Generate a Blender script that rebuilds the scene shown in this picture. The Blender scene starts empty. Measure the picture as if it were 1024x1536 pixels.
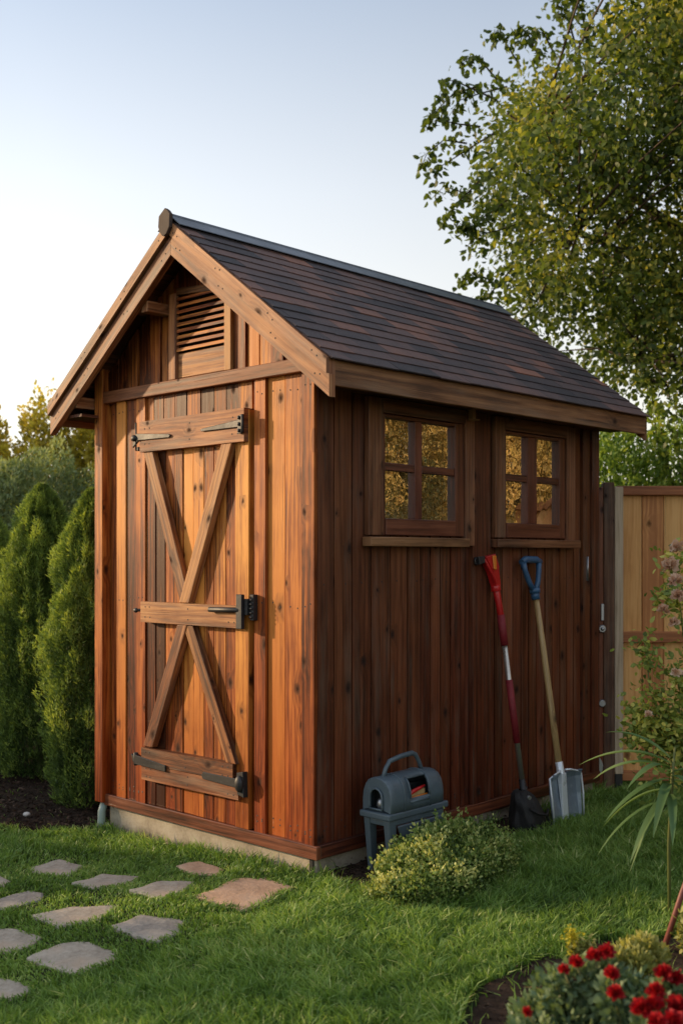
import bpy, math, random
import numpy as np
from mathutils import Vector, Matrix, noise as mnoise

random.seed(11)
rng = np.random.default_rng(7)
R = math.radians
scene = bpy.context.scene
COL = scene.collection

# ------------------------------------------------------------------ place
EYE = 1.42
FPX, PX, PY = 1664.0, 512.0, 835.0          # focal length and principal point of the photograph
CORNER = Vector((-.109, 4.892, 0))           # near corner of the shed
SHED_ROT = math.atan2(.7257, .688)
SX = Vector((math.cos(SHED_ROT), math.sin(SHED_ROT), 0))
FY = Vector((-math.sin(SHED_ROT), math.cos(SHED_ROT), 0))
WID, LEN = 1.596, 2.355

def sstep(a, b, x):
    t = np.clip((x - a) / (b - a), 0, 1)
    return t * t * (3 - 2 * t)

def ground_z(x, y):
    """gentle lie of the land"""
    x = np.asarray(x, float); y = np.asarray(y, float)
    z = -.05 * sstep(-.35, -1.25, x)
    z = z + .007 * np.sin(x * 2.3 + 1.1 * y) + .005 * np.sin(3.9 * y - 1.7 * x + 1)
    return z

def at(px, py, d):
    """world point that far (d metres) into the view"""
    return Vector(((px - PX) / FPX * d, d, EYE - (py - PY) / FPX * d))

def on_ground(px, py, z=0.0):
    d = (EYE - z) * FPX / (py - PY)
    return Vector(((px - PX) / FPX * d, d, z))

def shed_w(x, y, z=0):
    return CORNER + SX * x + FY * y + Vector((0, 0, z))

# ------------------------------------------------------------------ object helpers
def link(o, parent=None):
    COL.objects.link(o)
    if parent is not None:
        o.parent = parent
    return o

def thing(name, label, cat, loc=(0, 0, 0), rz=0, group=None):
    o = bpy.data.objects.new(name, None)
    o.empty_display_size = .1
    o.location = loc
    o.rotation_euler = (0, 0, rz)
    o['label'] = label
    o['category'] = cat
    if group:
        o['group'] = group
    return link(o)

def tag(o, label=None, cat=None, group=None, kind=None):
    if label: o['label'] = label
    if cat: o['category'] = cat
    if group: o['group'] = group
    if kind: o['kind'] = kind
    return o

class MB:
    """collects shapes that become one mesh object"""
    def __init__(self):
        self.v = []; self.f = []; self.uv = []; self.t = []; self.sm = []; self.mi = []; self.slot = 0
    def face(self, idx, uvs, tone, smooth=False):
        self.f.append(idx); self.uv.extend(uvs); self.t.append(tone); self.sm.append(smooth); self.mi.append(self.slot)
    def hexa(self, a, b, grain=(0, 0, 1), tone=None, jit=True):
        """a: 4 corners of one side (loop), b: matching 4 of the other"""
        tone = random.random() if tone is None else tone
        g = Vector(grain).normalized()
        ou, ov = (random.uniform(0, 40), random.uniform(0, 40)) if jit else (0, 0)
        a = [Vector(p) for p in a]; b = [Vector(p) for p in b]
        n0 = len(self.v); self.v += [tuple(p) for p in a + b]
        P = a + b
        ctr = sum(P, Vector()) / 8
        for idx in ((0, 1, 2, 3), (7, 6, 5, 4), (0, 4, 5, 1), (1, 5, 6, 2), (2, 6, 7, 3), (3, 7, 4, 0)):
            q = [P[i] for i in idx]
            n = (q[1] - q[0]).cross(q[2] - q[1])
            fc = sum(q, Vector()) / 4
            if n.length > 1e-12: n.normalize()
            if n.dot(fc - ctr) < 0:
                idx = idx[::-1]; q = q[::-1]
            gp = g - n * g.dot(n)
            if gp.length < .3:
                gp = (q[1] - q[0]); gp = gp - n * gp.dot(n)
                if gp.length < 1e-9: gp = Vector((1, 0, 0))
            gp.normalize(); w = n.cross(gp)
            self.face([n0 + i for i in idx], [(p.dot(gp) + ou, p.dot(w) + ov) for p in q], tone)
    def box(self, lo, hi, grain=(0, 0, 1), tone=None):
        x0, y0, z0 = lo; x1, y1, z1 = hi
        self.hexa([(x0, y0, z0), (x1, y0, z0), (x1, y1, z0), (x0, y1, z0)],
                  [(x0, y0, z1), (x1, y0, z1), (x1, y1, z1), (x0, y1, z1)], grain, tone)
    def tube(self, pts, rad, n=8, tone=.5, cap=True, smooth=True):
        pts = [Vector(p) for p in pts]
        rad = rad if isinstance(rad, (list, tuple)) else [rad] * len(pts)
        rings = []; ref = None; L = 0
        for i, p in enumerate(pts):
            d = (pts[min(i + 1, len(pts) - 1)] - pts[max(i - 1, 0)])
            d = d.normalized() if d.length > 1e-9 else Vector((0, 0, 1))
            if ref is None:
                ref = d.orthogonal().normalized()
            u = ref - d * ref.dot(d)
            u = u.normalized() if u.length > 1e-6 else d.orthogonal().normalized()
            ref = u; w = d.cross(u)
            if i: L += (pts[i] - pts[i - 1]).length
            n0 = len(self.v)
            for k in range(n):
                a = 2 * math.pi * k / n
                self.v.append(tuple(p + (u * math.cos(a) + w * math.sin(a)) * rad[i]))
            rings.append((n0, L))
        for i in range(len(rings) - 1):
            (a0, l0), (b0, l1) = rings[i], rings[i + 1]
            for k in range(n):
                k2 = (k + 1) % n
                c = rad[i] * 2 * math.pi / n
                self.face([a0 + k, a0 + k2, b0 + k2, b0 + k], [(l0, k * c), (l0, (k + 1) * c), (l1, (k + 1) * c), (l1, k * c)], tone, smooth)
        if cap:
            for r, rev in ((rings[0][0], True), (rings[-1][0], False)):
                idx = [r + k for k in range(n)]
                if rev: idx = idx[::-1]
                self.face(idx, [(0, 0)] * n, tone)
    def ball(self, c, r, sx=1, sy=1, sz=1, tone=.5, nu=10, nv=7):
        n0 = len(self.v); c = Vector(c)
        for i in range(nv + 1):
            th = math.pi * i / nv
            for k in range(nu):
                ph = 2 * math.pi * k / nu
                self.v.append((c.x + r * sx * math.sin(th) * math.cos(ph), c.y + r * sy * math.sin(th) * math.sin(ph), c.z + r * sz * math.cos(th)))
        for i in range(nv):
            for k in range(nu):
                k2 = (k + 1) % nu
                self.face([n0 + i * nu + k, n0 + (i + 1) * nu + k, n0 + (i + 1) * nu + k2, n0 + i * nu + k2], [(0, 0)] * 4, tone, True)
    def nail(self, p, axis=0, r=.0042):
        s_ = [1, 1, 1]; s_[axis] = .35
        self.slot = 1; self.ball(p, r, *s_, nu=6, nv=4); self.slot = 0
    def prism(self, poly, ext, tone=.5):
        """polygon (3-D points) pushed along ext"""
        e = Vector(ext); n0 = len(self.v); n = len(poly)
        P = [Vector(p) for p in poly]
        self.v += [tuple(p) for p in P] + [tuple(p + e) for p in P]
        nn = Vector()
        for i in range(n):
            nn += P[i].cross(P[(i + 1) % n])
        flip = nn.dot(e) > 0
        u = (P[1] - P[0]).normalized(); w = nn.normalized().cross(u)
        uv = [(p.dot(u), p.dot(w)) for p in P]
        top = list(range(n0, n0 + n)); bot = list(range(n0 + n, n0 + 2 * n))
        if flip:
            self.face(top[::-1], uv[::-1], tone); self.face(bot, uv, tone)
        else:
            self.face(top, uv, tone); self.face(bot[::-1], uv[::-1], tone)
        for i in range(n):
            j = (i + 1) % n
            q = [top[i], top[j], bot[j], bot[i]]
            if not flip: q = q[::-1]
            self.face(q, [(0, 0), (.1, 0), (.1, .02), (0, .02)], tone)
    def build(self, name, mat, parent=None, bevel=0, seg=1):
        me = bpy.data.meshes.new(name)
        me.from_pydata(self.v, [], self.f)
        uvl = me.uv_layers.new(name='UVMap')
        uvl.data.foreach_set('uv', np.array(self.uv, dtype=np.float32).ravel())
        at_ = me.attributes.new('tone', 'FLOAT', 'FACE')
        at_.data.foreach_set('value', np.array(self.t, dtype=np.float32))
        me.polygons.foreach_set('use_smooth', np.array(self.sm, dtype=bool))
        me.materials.append(mat)
        if any(self.mi):
            me.materials.append(M['nail']); me.polygons.foreach_set('material_index', np.array(self.mi, dtype=np.int32))
        me.update()
        o = bpy.data.objects.new(name, me)
        link(o, parent)
        if bevel:
            b = o.modifiers.new('bevel', 'BEVEL')
            b.width = bevel; b.segments = seg; b.limit_method = 'ANGLE'; b.angle_limit = R(35)
        return o

def np_mesh(name, co, faces, tone, mat, parent=None, smooth=False):
    """co (N,3), faces (M,k), tone per vertex"""
    me = bpy.data.meshes.new(name)
    co = np.ascontiguousarray(co, dtype=np.float32); faces = np.ascontiguousarray(faces, dtype=np.int32)
    M, k = faces.shape
    me.vertices.add(len(co)); me.vertices.foreach_set('co', co.ravel())
    me.loops.add(M * k); me.loops.foreach_set('vertex_index', faces.ravel())
    me.polygons.add(M); me.polygons.foreach_set('loop_start', np.arange(0, M * k, k, dtype=np.int32))
    me.update(calc_edges=True)
    a = me.attributes.new('tone', 'FLOAT', 'POINT')
    a.data.foreach_set('value', np.ascontiguousarray(tone, dtype=np.float32))
    if smooth:
        me.polygons.foreach_set('use_smooth', np.ones(M, dtype=bool))
    me.materials.append(mat)
    o = bpy.data.objects.new(name, me)
    return link(o, parent)

def unit(a):
    return a / np.maximum(np.linalg.norm(a, axis=-1, keepdims=True), 1e-9)

def rand_dirs(n):
    return unit(rng.normal(size=(n, 3)))

def leaves(name, P, D, L, W, tone, mat, parent=None, up=None, curl=.15, oval=True):
    """a cloud of folded leaves: base P, direction D, length L, width W"""
    n = len(P)
    L = np.broadcast_to(np.asarray(L, float), (n,))[:, None]; W = np.broadcast_to(np.asarray(W, float), (n,))[:, None]
    D = unit(D)
    ref = rand_dirs(n) if up is None else unit(up + .5 * rng.normal(size=(n, 3)))
    S = unit(np.cross(D, ref)); N = np.cross(S, D)
    if oval:
        a1 = P + D * L * .28; a2 = P + D * L * .68 - N * L * curl * .45
        v = np.stack([P, a1 + S * W * .46 + N * W * .12, a2 + S * W * .42 + N * W * .12, P + D * L - N * L * curl, a2 - S * W * .42 + N * W * .12, a1 - S * W * .46 + N * W * .12], 1).reshape(-1, 3)
        k = np.arange(n)[:, None] * 6
        f = np.concatenate([k + np.array([[0, 1, 5]]), k + np.array([[1, 2, 5]]), k + np.array([[5, 2, 4]]), k + np.array([[2, 3, 4]])], 0)
        return np_mesh(name, v, f, np.repeat(tone, 6), mat, parent)
    b = P; m = P + D * L * .42 - N * W * .18
    v = np.stack([b, m + S * W * .5 + N * W * .22, P + D * L - N * L * curl, m - S * W * .5 + N * W * .22, m], 1).reshape(-1, 3)
    k = np.arange(n)[:, None] * 5
    f = np.concatenate([k + np.array([[0, 1, 4]]), k + np.array([[1, 2, 4]]), k + np.array([[0, 4, 3]]), k + np.array([[4, 2, 3]])], 0)
    return np_mesh(name, v, f, np.repeat(tone, 5), mat, parent)

# ------------------------------------------------------------------ materials
def new_mat(name):
    m = bpy.data.materials.new(name); m.use_nodes = True
    nt = m.node_tree; nt.nodes.clear()
    return m, nt

class N:
    def __init__(self, nt): self.nt = nt
    def __call__(self, typ, **kw):
        n = self.nt.nodes.new(typ)
        ins = kw.pop('ins', {})
        for k, v in kw.items(): setattr(n, k, v)
        for k, v in ins.items():
            s = n.inputs[k]
            if hasattr(v, 'is_linked') or isinstance(v, bpy.types.NodeSocket):
                self.nt.links.new(v, s)
            else:
                s.default_value = v
        return n
    def math(self, op, a, b=0.0, c=None, clamp=False):
        ins = {0: a, 1: b}
        if c is not None: ins[2] = c
        return self('ShaderNodeMath', operation=op, use_clamp=clamp, ins=ins).outputs[0]
    def mix(self, fac, a, b, blend='MIX'):
        n = self.nt.nodes.new('ShaderNodeMix'); n.data_type = 'RGBA'; n.blend_type = blend; n.clamp_factor = True
        for s, v in ((n.inputs[0], fac), (n.inputs[6], a), (n.inputs[7], b)):
            if isinstance(v, bpy.types.NodeSocket): self.nt.links.new(v, s)
            elif isinstance(v, (tuple, list)): s.default_value = (*v[:3], 1)
            else: s.default_value = v
        return n.outputs[2]
    def ramp(self, fac, stops, interp='LINEAR'):
        n = self.nt.nodes.new('ShaderNodeValToRGB'); cr = n.color_ramp; cr.interpolation = interp
        while len(cr.elements) < len(stops): cr.elements.new(.5)
        for e, (p, c) in zip(cr.elements, stops):
            e.position = p; e.color = (*c[:3], 1) if isinstance(c, (tuple, list)) else (c, c, c, 1)
        self.nt.links.new(fac, n.inputs[0])
        return n.outputs[0]
    def noise(self, vec, scale, detail=4, rough=.55, dist=0, dim='3D'):
        return self('ShaderNodeTexNoise', noise_dimensions=dim, ins={'Vector': vec, 'Scale': scale, 'Detail': detail, 'Roughness': rough, 'Distortion': dist}).outputs[0]
    def out(self, sh, disp=None):
        o = self('ShaderNodeOutputMaterial', ins={'Surface': sh})
        return o

def bsdf(n, color, rough, normal=None, metal=0, spec=.5, **kw):
    ins = {'Base Color': color if isinstance(color, bpy.types.NodeSocket) else (*color[:3], 1), 'Roughness': rough, 'Metallic': metal, 'Specular IOR Level': spec}
    if normal is not None: ins['Normal'] = normal
    ins.update(kw)
    return n('ShaderNodeBsdfPrincipled', ins=ins).outputs[0]

def wood(name, dark, mid, light, knots=.5, low=None, low_h=.9, grey=None, worn=None, rough=.55, streak=1.0, tone_amt=.55, spec=.35, bump=.35, contrast=2.0, blotch=.35):
    m, nt = new_mat(name); n = N(nt)
    uv = n('ShaderNodeUVMap', uv_map='UVMap').outputs[0]
    obj = n('ShaderNodeTexCoord').outputs['Object']
    tone = n('ShaderNodeAttribute', attribute_name='tone').outputs['Fac']
    def mp(s):
        return n('ShaderNodeMapping', ins={'Vector': uv, 'Scale': s}).outputs[0]
    # knots: sparse ellipses
    kw = n('ShaderNodeTexNoise', ins={'Vector': mp((22, 30, 1)), 'Scale': 1.0, 'Detail': 3.0}).outputs['Color']
    kvec = n('ShaderNodeVectorMath', operation='ADD', ins={0: mp((6.2, 9.0, 1)), 1: n('ShaderNodeVectorMath', operation='SCALE', ins={0: kw, 'Scale': .16}).outputs[0]}).outputs[0]
    kv = n('ShaderNodeTexVoronoi', voronoi_dimensions='2D', feature='F1', ins={'Vector': kvec, 'Scale': 1.0, 'Randomness': 1.0})
    kd = kv.outputs['Distance']
    kc = n('ShaderNodeSeparateColor', ins={0: kv.outputs['Color']}).outputs[0]
    kpick = n.math('GREATER_THAN', kc, 1 - .27 * knots)
    kr = n.math('ADD', n.math('MULTIPLY', n.math('FRACT', n.math('MULTIPLY', kc, 37.0)), .16), .05)
    kin = n.math('MULTIPLY', n.math('SUBTRACT', 1.0, n.math('DIVIDE', kd, kr), clamp=True), kpick)
    khalo = n.math('MULTIPLY', n.math('SUBTRACT', 1.0, n.math('DIVIDE', kd, n.math('MULTIPLY', kr, 3.0)), clamp=True), kpick)
    # growth-ring figure bent round the knots
    sep = n('ShaderNodeSeparateXYZ', ins={0: uv})
    low_n = n.noise(mp((.9, 7, 1)), 1.0, 3, .5)
    ph = n.math('ADD', n.math('MULTIPLY', sep.outputs[1], 210.0), n.math('ADD', n.math('MULTIPLY', low_n, 26.0 * streak), n.math('MULTIPLY', khalo, 9.0)))
    ring = n.math('ADD', n.math('MULTIPLY', n.math('SINE', ph), .5), .5)
    fib = n.noise(mp((5, 260, 1)), 1.0, 3, .65)
    strk = n.noise(mp((1.3, 34, 1)), 1.0, 5, .6, .6)
    cloud = n.noise(mp((2.4, 5, 1)), 1.0, 4, .55)
    v = n.math('ADD', n.math('MULTIPLY', ring, .075), n.math('ADD', n.math('MULTIPLY', fib, .34), n.math('ADD', n.math('MULTIPLY', strk, .62), n.math('MULTIPLY', cloud, .42))))
    v = n.math('ADD', v, n.math('MULTIPLY', n.math('SUBTRACT', tone, .5), tone_amt))
    v = n.math('ADD', n.math('MULTIPLY', n.math('SUBTRACT', v, .735), contrast), .48)
    col = n.ramp(v, [(.18, dark), (.48, mid), (.82, light)])
    # dark weather staining running down the grain
    bl = n.ramp(n.noise(mp((1.0, 6.5, 1)), 1.0, 5, .6, .4), [(.44, 0.0), (.66, 1.0)])
    bl2 = n.ramp(n.noise(obj, 1.6, 4, .6), [(.38, 0.0), (.62, 1.0)])
    col = n.mix(n.math('MULTIPLY', n.math('MULTIPLY', bl, n.math('ADD', n.math('MULTIPLY', bl2, .7), .3)), blotch), col, n.mix(1.0, col, (.42, .26, .19), 'MULTIPLY'))
    # hue wander from board to board
    hue = n.math('ADD', n.math('MULTIPLY', n.math('SUBTRACT', n.math('FRACT', n.math('MULTIPLY', tone, 7.31)), .5), .012), .5)
    hs = n('ShaderNodeHueSaturation', ins={'Hue': hue, 'Saturation': 1.0, 'Value': 1.0, 'Color': col})
    col = hs.outputs[0]
    oz = n('ShaderNodeSeparateXYZ', ins={0: obj}).outputs[2]
    if low is not None:      # soaked stain toward the ground, plus fading light painted into the colour
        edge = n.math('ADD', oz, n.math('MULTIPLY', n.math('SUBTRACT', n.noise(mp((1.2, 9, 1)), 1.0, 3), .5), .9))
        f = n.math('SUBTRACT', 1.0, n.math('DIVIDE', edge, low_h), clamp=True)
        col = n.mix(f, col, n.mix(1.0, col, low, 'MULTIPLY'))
    if grey is not None:     # weathered, greyed patches
        g = n.ramp(n.noise(mp((1.6, 11, 1)), 1.0, 6, .65), [(.5, 0.0), (.72, 1.0)])
        col = n.mix(n.math('MULTIPLY', g, .6), col, n.mix(fib, tuple(c * .6 for c in grey), grey))
    if worn is not None:     # rubbed, bare flecks
        w = n.ramp(n.noise(mp((7, 42, 1)), 1.0, 6, .75), [(.62, 0.0), (.75, 1.0)])
        w2 = n.ramp(n.noise(obj, 2.7, 3), [(.45, 0.0), (.65, 1.0)])
        col = n.mix(n.math('MULTIPLY', n.math('MULTIPLY', w, w2), .7), col, worn)
    col = n.mix(n.math('MULTIPLY', khalo, .55), col, tuple(c * .9 for c in dark))
    col = n.mix(n.math('POWER', kin, .6), col, tuple(c * .25 for c in dark))
    cracks = n.ramp(n.noise(mp((1.1, 90, 1)), 1.0, 2, .5, .3), [(.26, 1.0), (.31, 0.0)])
    col = n.mix(n.math('MULTIPLY', cracks, .6), col, tuple(c * .2 for c in dark))
    h = n.math('ADD', n.math('MULTIPLY', fib, .5), n.math('ADD', n.math('MULTIPLY', strk, .8), n.math('MULTIPLY', cracks, -.8)))
    h = n.math('SUBTRACT', h, n.math('MULTIPLY', kin, .5))
    bp = n('ShaderNodeBump', ins={'Strength': bump, 'Distance': .004, 'Height': h}).outputs[0]
    rg = n.math('ADD', n.math('ADD', n.math('MULTIPLY', strk, .35), n.math('MULTIPLY', kin, .4)), rough - .17, clamp=True)
    n.out(bsdf(n, col, rg, bp, spec=spec))
    return m

def leaf_mat(name, dark, mid, light, trans=.4, rough=.5, patch=1.2, trans_tint=(1.25, 1.15, .5), spec=.35):
    m, nt = new_mat(name); n = N(nt)
    tone = n('ShaderNodeAttribute', attribute_name='tone').outputs['Fac']
    obj = n('ShaderNodeTexCoord').outputs['Object']
    pn = n.noise(obj, patch, 3)
    v = n.math('ADD', n.math('MULTIPLY', tone, .75), n.math('MULTIPLY', n.math('SUBTRACT', pn, .5), .9))
    v = n.math('ADD', v, .12)
    col = n.ramp(v, [(.08, dark), (.5, mid), (.95, light)])
    a = bsdf(n, col, rough, spec=spec)
    tc = n.mix(1.0, col, trans_tint, 'MULTIPLY')
    t = n('ShaderNodeBsdfTranslucent', ins={'Color': tc}).outputs[0]
    n.out(n('ShaderNodeMixShader', ins={0: trans, 1: a, 2: t}).outputs[0])
    return m

def plain(name, color, rough=.5, metal=0, spec=.5, var=.25, scale=40, bump=.15, tone_mix=None):
    """painted metal or plastic with scuffs and dust"""
    m, nt = new_mat(name); n = N(nt)
    obj = n('ShaderNodeTexCoord').outputs['Object']
    a = n.noise(obj, scale, 5, .6); b = n.noise(obj, scale * .17, 4, .6)
    col = n.mix(n.math('MULTIPLY', n.ramp(b, [(.35, 0.0), (.7, 1.0)]), var), color, tuple(c * .45 for c in color))
    col = n.mix(n.math('MULTIPLY', n.ramp(a, [(.55, 0.0), (.75, 1.0)]), var), col, tuple(min(1, c * 1.5 + .03) for c in color))
    if tone_mix:
        tone = n('ShaderNodeAttribute', attribute_name='tone').outputs['Fac']
        col = n.mix(tone, col, tone_mix)
    bp = n('ShaderNodeBump', ins={'Strength': bump, 'Distance': .002, 'Height': a}).outputs[0]
    rg = n.math('ADD', n.math('MULTIPLY', b, .3), rough - .15, clamp=True)
    n.out(bsdf(n, col, rg, bp, metal, spec))
    return m

def earthy(name, dark, mid, light, scale=30, rough=.95, bump=.6, dist=.02, speck=None):
    m, nt = new_mat(name); n = N(nt)
    obj = n('ShaderNodeTexCoord').outputs['Object']
    a = n.noise(obj, scale, 8, .7); b = n.noise(obj, scale * .12, 4, .6)
    v = n.math('ADD', n.math('MULTIPLY', a, .6), n.math('MULTIPLY', b, .4))
    col = n.ramp(v, [(.32, dark), (.5, mid), (.68, light)])
    if speck:
        s = n.ramp(n.noise(obj, scale * 5, 2, .5), [(.64, 0.0), (.7, 1.0)])
        col = n.mix(n.math('MULTIPLY', s, .5), col, speck)
    bp = n('ShaderNodeBump', ins={'Strength': bump, 'Distance': dist, 'Height': a}).outputs[0]
    n.out(bsdf(n, col, rough, bp, spec=.2))
    return m

M = {}
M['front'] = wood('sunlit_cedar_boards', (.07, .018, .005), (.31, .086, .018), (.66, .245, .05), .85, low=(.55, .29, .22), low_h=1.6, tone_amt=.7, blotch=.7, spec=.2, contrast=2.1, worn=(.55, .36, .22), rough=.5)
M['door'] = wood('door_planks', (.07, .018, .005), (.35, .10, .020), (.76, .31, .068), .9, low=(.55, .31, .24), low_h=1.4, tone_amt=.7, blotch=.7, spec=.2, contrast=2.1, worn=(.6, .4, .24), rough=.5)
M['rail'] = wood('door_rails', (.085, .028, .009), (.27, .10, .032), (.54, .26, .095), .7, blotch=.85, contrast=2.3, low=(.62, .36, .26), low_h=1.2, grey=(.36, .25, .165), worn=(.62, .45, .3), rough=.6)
M['barge'] = wood('bargeboard_timber', (.085, .03, .011), (.28, .115, .044), (.50, .25, .11), 1.0, blotch=.9, contrast=2.3, grey=(.36, .25, .17), rough=.6)
M['beam'] = wood('header_timber', (.09, .028, .012), (.24, .085, .036), (.38, .16, .075), .2, worn=(.4, .2, .1), rough=.6)
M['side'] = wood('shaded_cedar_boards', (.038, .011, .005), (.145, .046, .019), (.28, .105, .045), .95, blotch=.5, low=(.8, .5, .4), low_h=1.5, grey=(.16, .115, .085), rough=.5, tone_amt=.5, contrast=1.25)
M['trim'] = wood('window_timber', (.055, .02, .01), (.17, .066, .03), (.28, .125, .06), .3, grey=(.2, .14, .1), rough=.5)
M['sash'] = wood('sash_timber', (.045, .013, .008), (.12, .036, .019), (.2, .07, .035), .1, rough=.42, spec=.5)
M['sill'] = wood('sill_timber', (.1, .045, .02), (.26, .125, .055), (.38, .2, .1), .2, rough=.55)
M['skirt'] = wood('skirting_timber', (.045, .012, .007), (.15, .04, .018), (.25, .078, .034), .15, rough=.42, spec=.5)
M['fascia'] = wood('fascia_timber', (.09, .04, .018), (.22, .10, .045), (.36, .185, .085), .4, grey=(.26, .18, .12), rough=.6)
M['soffit'] = wood('soffit_boards', (.05, .018, .009), (.15, .055, .026), (.24, .1, .05), .3, rough=.65)
M['fence'] = wood('fence_boards', (.42, .18, .055), (.64, .315, .105), (.76, .42, .165), .25, rough=.6, tone_amt=.35)
M['fencerail'] = wood('fence_rails', (.2, .065, .025), (.4, .15, .055), (.5, .22, .095), .2, rough=.55, contrast=1.3)
M['oldpost'] = wood('old_post_timber', (.04, .016, .01), (.12, .055, .03), (.2, .11, .065), .5, grey=(.2, .16, .12), rough=.7)
M['greypost'] = wood('grey_post_timber', (.27, .20, .13), (.47, .37, .26), (.58, .48, .36), .1, rough=.7, tone_amt=.2)
M['ash'] = wood('ash_handle', (.25, .15, .06), (.46, .31, .14), (.58, .42, .22), .1, rough=.4, spec=.5, tone_amt=.2)
M['bark'] = wood('bark', (.03, .022, .016), (.09, .066, .048), (.16, .125, .095), .3, rough=.9, bump=.9)
M['iron'] = plain('black_iron', (.024, .025, .028), .5, .2, var=.5, scale=70, bump=.3)
M['nail'] = plain('old_nail_heads', (.03, .026, .024), .6, .3, var=.4, scale=90)
M['zinc'] = plain('zinc_plated_steel', (.42, .43, .45), .38, .9, var=.4, scale=60)
M['capmetal'] = plain('ridge_metal', (.13, .15, .18), .45, .35, var=.45, scale=22, bump=.2)
M['endcap'] = plain('ridge_end_cap', (.07, .05, .042), .7, 0, .2, var=.4, scale=18)
M['bluegrip'] = plain('blue_plastic', (.035, .10, .20), .38, 0, var=.3, scale=50)
M['redgrip'] = plain('red_plastic', (.50, .012, .014), .36, 0, var=.35, scale=60)
M['redwrap'] = plain('dark_red_rubber', (.22, .012, .02), .65, 0, var=.5, scale=160, bump=.6)
M['alloy'] = plain('brushed_alloy_tube', (.62, .58, .5), .32, .85, var=.3, scale=80)
M['blackplastic'] = plain('black_plastic', (.018, .018, .02), .45, 0, var=.4, scale=60)
M['orange'] = plain('orange_plastic', (.7, .2, .02), .4, 0, var=.2, scale=60)
M['scoop'] = plain('galvanised_scoop', (.22, .28, .35), .34, .35, var=.5, scale=35, bump=.2)
M['scooprib'] = plain('pale_rib_metal', (.78, .85, .92), .3, .3, var=.3, scale=35)
M['caddy'] = plain('blue_grey_plastic', (.085, .118, .145), .42, 0, var=.35, scale=28, bump=.12)
M['caddydark'] = plain('dark_inner_plastic', (.022, .026, .03), .6, 0, var=.3, scale=30)
M['bag'] = plain('black_nylon', (.008, .0075, .008), .72, 0, var=.5, scale=90, bump=.5)
M['pipe'] = plain('pale_green_pipe', (.28, .36, .33), .5, 0, var=.4, scale=40)
M['cane'] = plain('red_brown_cane', (.2, .055, .04), .5, 0, var=.4, scale=60)

def concrete():
    m, nt = new_mat('foundation_concrete'); n = N(nt)
    obj = n('ShaderNodeTexCoord').outputs['Object']
    a = n.noise(obj, 60, 8, .7); b = n.noise(obj, 4.5, 5, .6)
    col = n.ramp(n.math('ADD', n.math('MULTIPLY', a, .35), n.math('MULTIPLY', b, .65)), [(.3, (.2, .165, .125)), (.5, (.4, .345, .27)), (.7, (.52, .47, .38))])
    oz = n('ShaderNodeSeparateXYZ', ins={0: obj}).outputs[2]
    damp = n.math('SUBTRACT', 1.0, n.math('DIVIDE', n.math('ADD', n.math('ADD', oz, .06), n.math('MULTIPLY', n.math('SUBTRACT', b, .5), .12)), .07), clamp=True)
    col = n.mix(n.math('MULTIPLY', damp, .7), col, (.1, .09, .06))
    bp = n('ShaderNodeBump', ins={'Strength': .5, 'Distance': .006, 'Height': a}).outputs[0]
    n.out(bsdf(n, col, .9, bp, spec=.2)); return m
M['concrete'] = concrete()

def shingle_mat():
    m, nt = new_mat('slate_shingles'); n = N(nt)
    tone = n('ShaderNodeAttribute', attribute_name='tone').outputs['Fac']
    obj = n('ShaderNodeTexCoord').outputs['Object']
    gr = n.noise(obj, 260, 3, .7); pt = n.noise(obj, 4.5, 5, .7); st = n.noise(obj, 24, 4, .6)
    v = n.math('ADD', n.math('MULTIPLY', tone, .6), n.math('MULTIPLY', pt, .4))
    col = n.ramp(v, [(.22, (.04, .034, .038)), (.38, (.075, .055, .056)), (.5, (.115, .072, .066)), (.66, (.20, .098, .072)), (.8, (.27, .12, .08))])
    col = n.mix(n.math('MULTIPLY', n.ramp(gr, [(.5, 0.0), (.75, 1.0)]), .4), col, (.16, .15, .16))
    col = n.mix(n.math('MULTIPLY', n.ramp(st, [(.55, 0.0), (.75, 1.0)]), .35), col, (.025, .022, .025))
    bp = n('ShaderNodeBump', ins={'Strength': .55, 'Distance': .003, 'Height': gr}).outputs[0]
    n.out(bsdf(n, col, .72, bp, spec=.35)); return m
M['shingle'] = shingle_mat()

def glass_mat():
    m, nt = new_mat('old_window_glass'); n = N(nt)
    obj = n('ShaderNodeTexCoord').outputs['Object']
    w = n.noise(obj, 9, 2, .5)
    bp = n('ShaderNodeBump', ins={'Strength': .06, 'Distance': .02, 'Height': w}).outputs[0]
    g = n('ShaderNodeBsdfGlossy', ins={'Color': (.95, .93, .9, 1), 'Roughness': .015, 'Normal': bp}).outputs[0]
    t = n('ShaderNodeBsdfTransparent', ins={'Color': (.75, .78, .76, 1)}).outputs[0]
    dust = n('ShaderNodeBsdfDiffuse', ins={'Color': (.3, .27, .22, 1)}).outputs[0]
    a = n('ShaderNodeMixShader', ins={0: .93, 1: t, 2: g}).outputs[0]
    df = n.math('MULTIPLY', n.ramp(n.noise(obj, 16, 6, .7), [(.5, 0.0), (.8, 1.0)]), .12)
    n.out(n('ShaderNodeMixShader', ins={0: df, 1: a, 2: dust}).outputs[0]); return m
M['glass'] = glass_mat()

M['soil'] = earthy('bare_soil', (.018, .011, .007), (.05, .031, .021), (.10, .066, .046), 38, bump=.9, dist=.03)
M['mulchbed'] = earthy('mulch_bed', (.014, .009, .006), (.04, .025, .017), (.085, .055, .04), 45, bump=1.0, dist=.03)
M['turf'] = earthy('turf_soil', (.012, .016, .006), (.026, .034, .012), (.05, .05, .02), 12, bump=.5)

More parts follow.
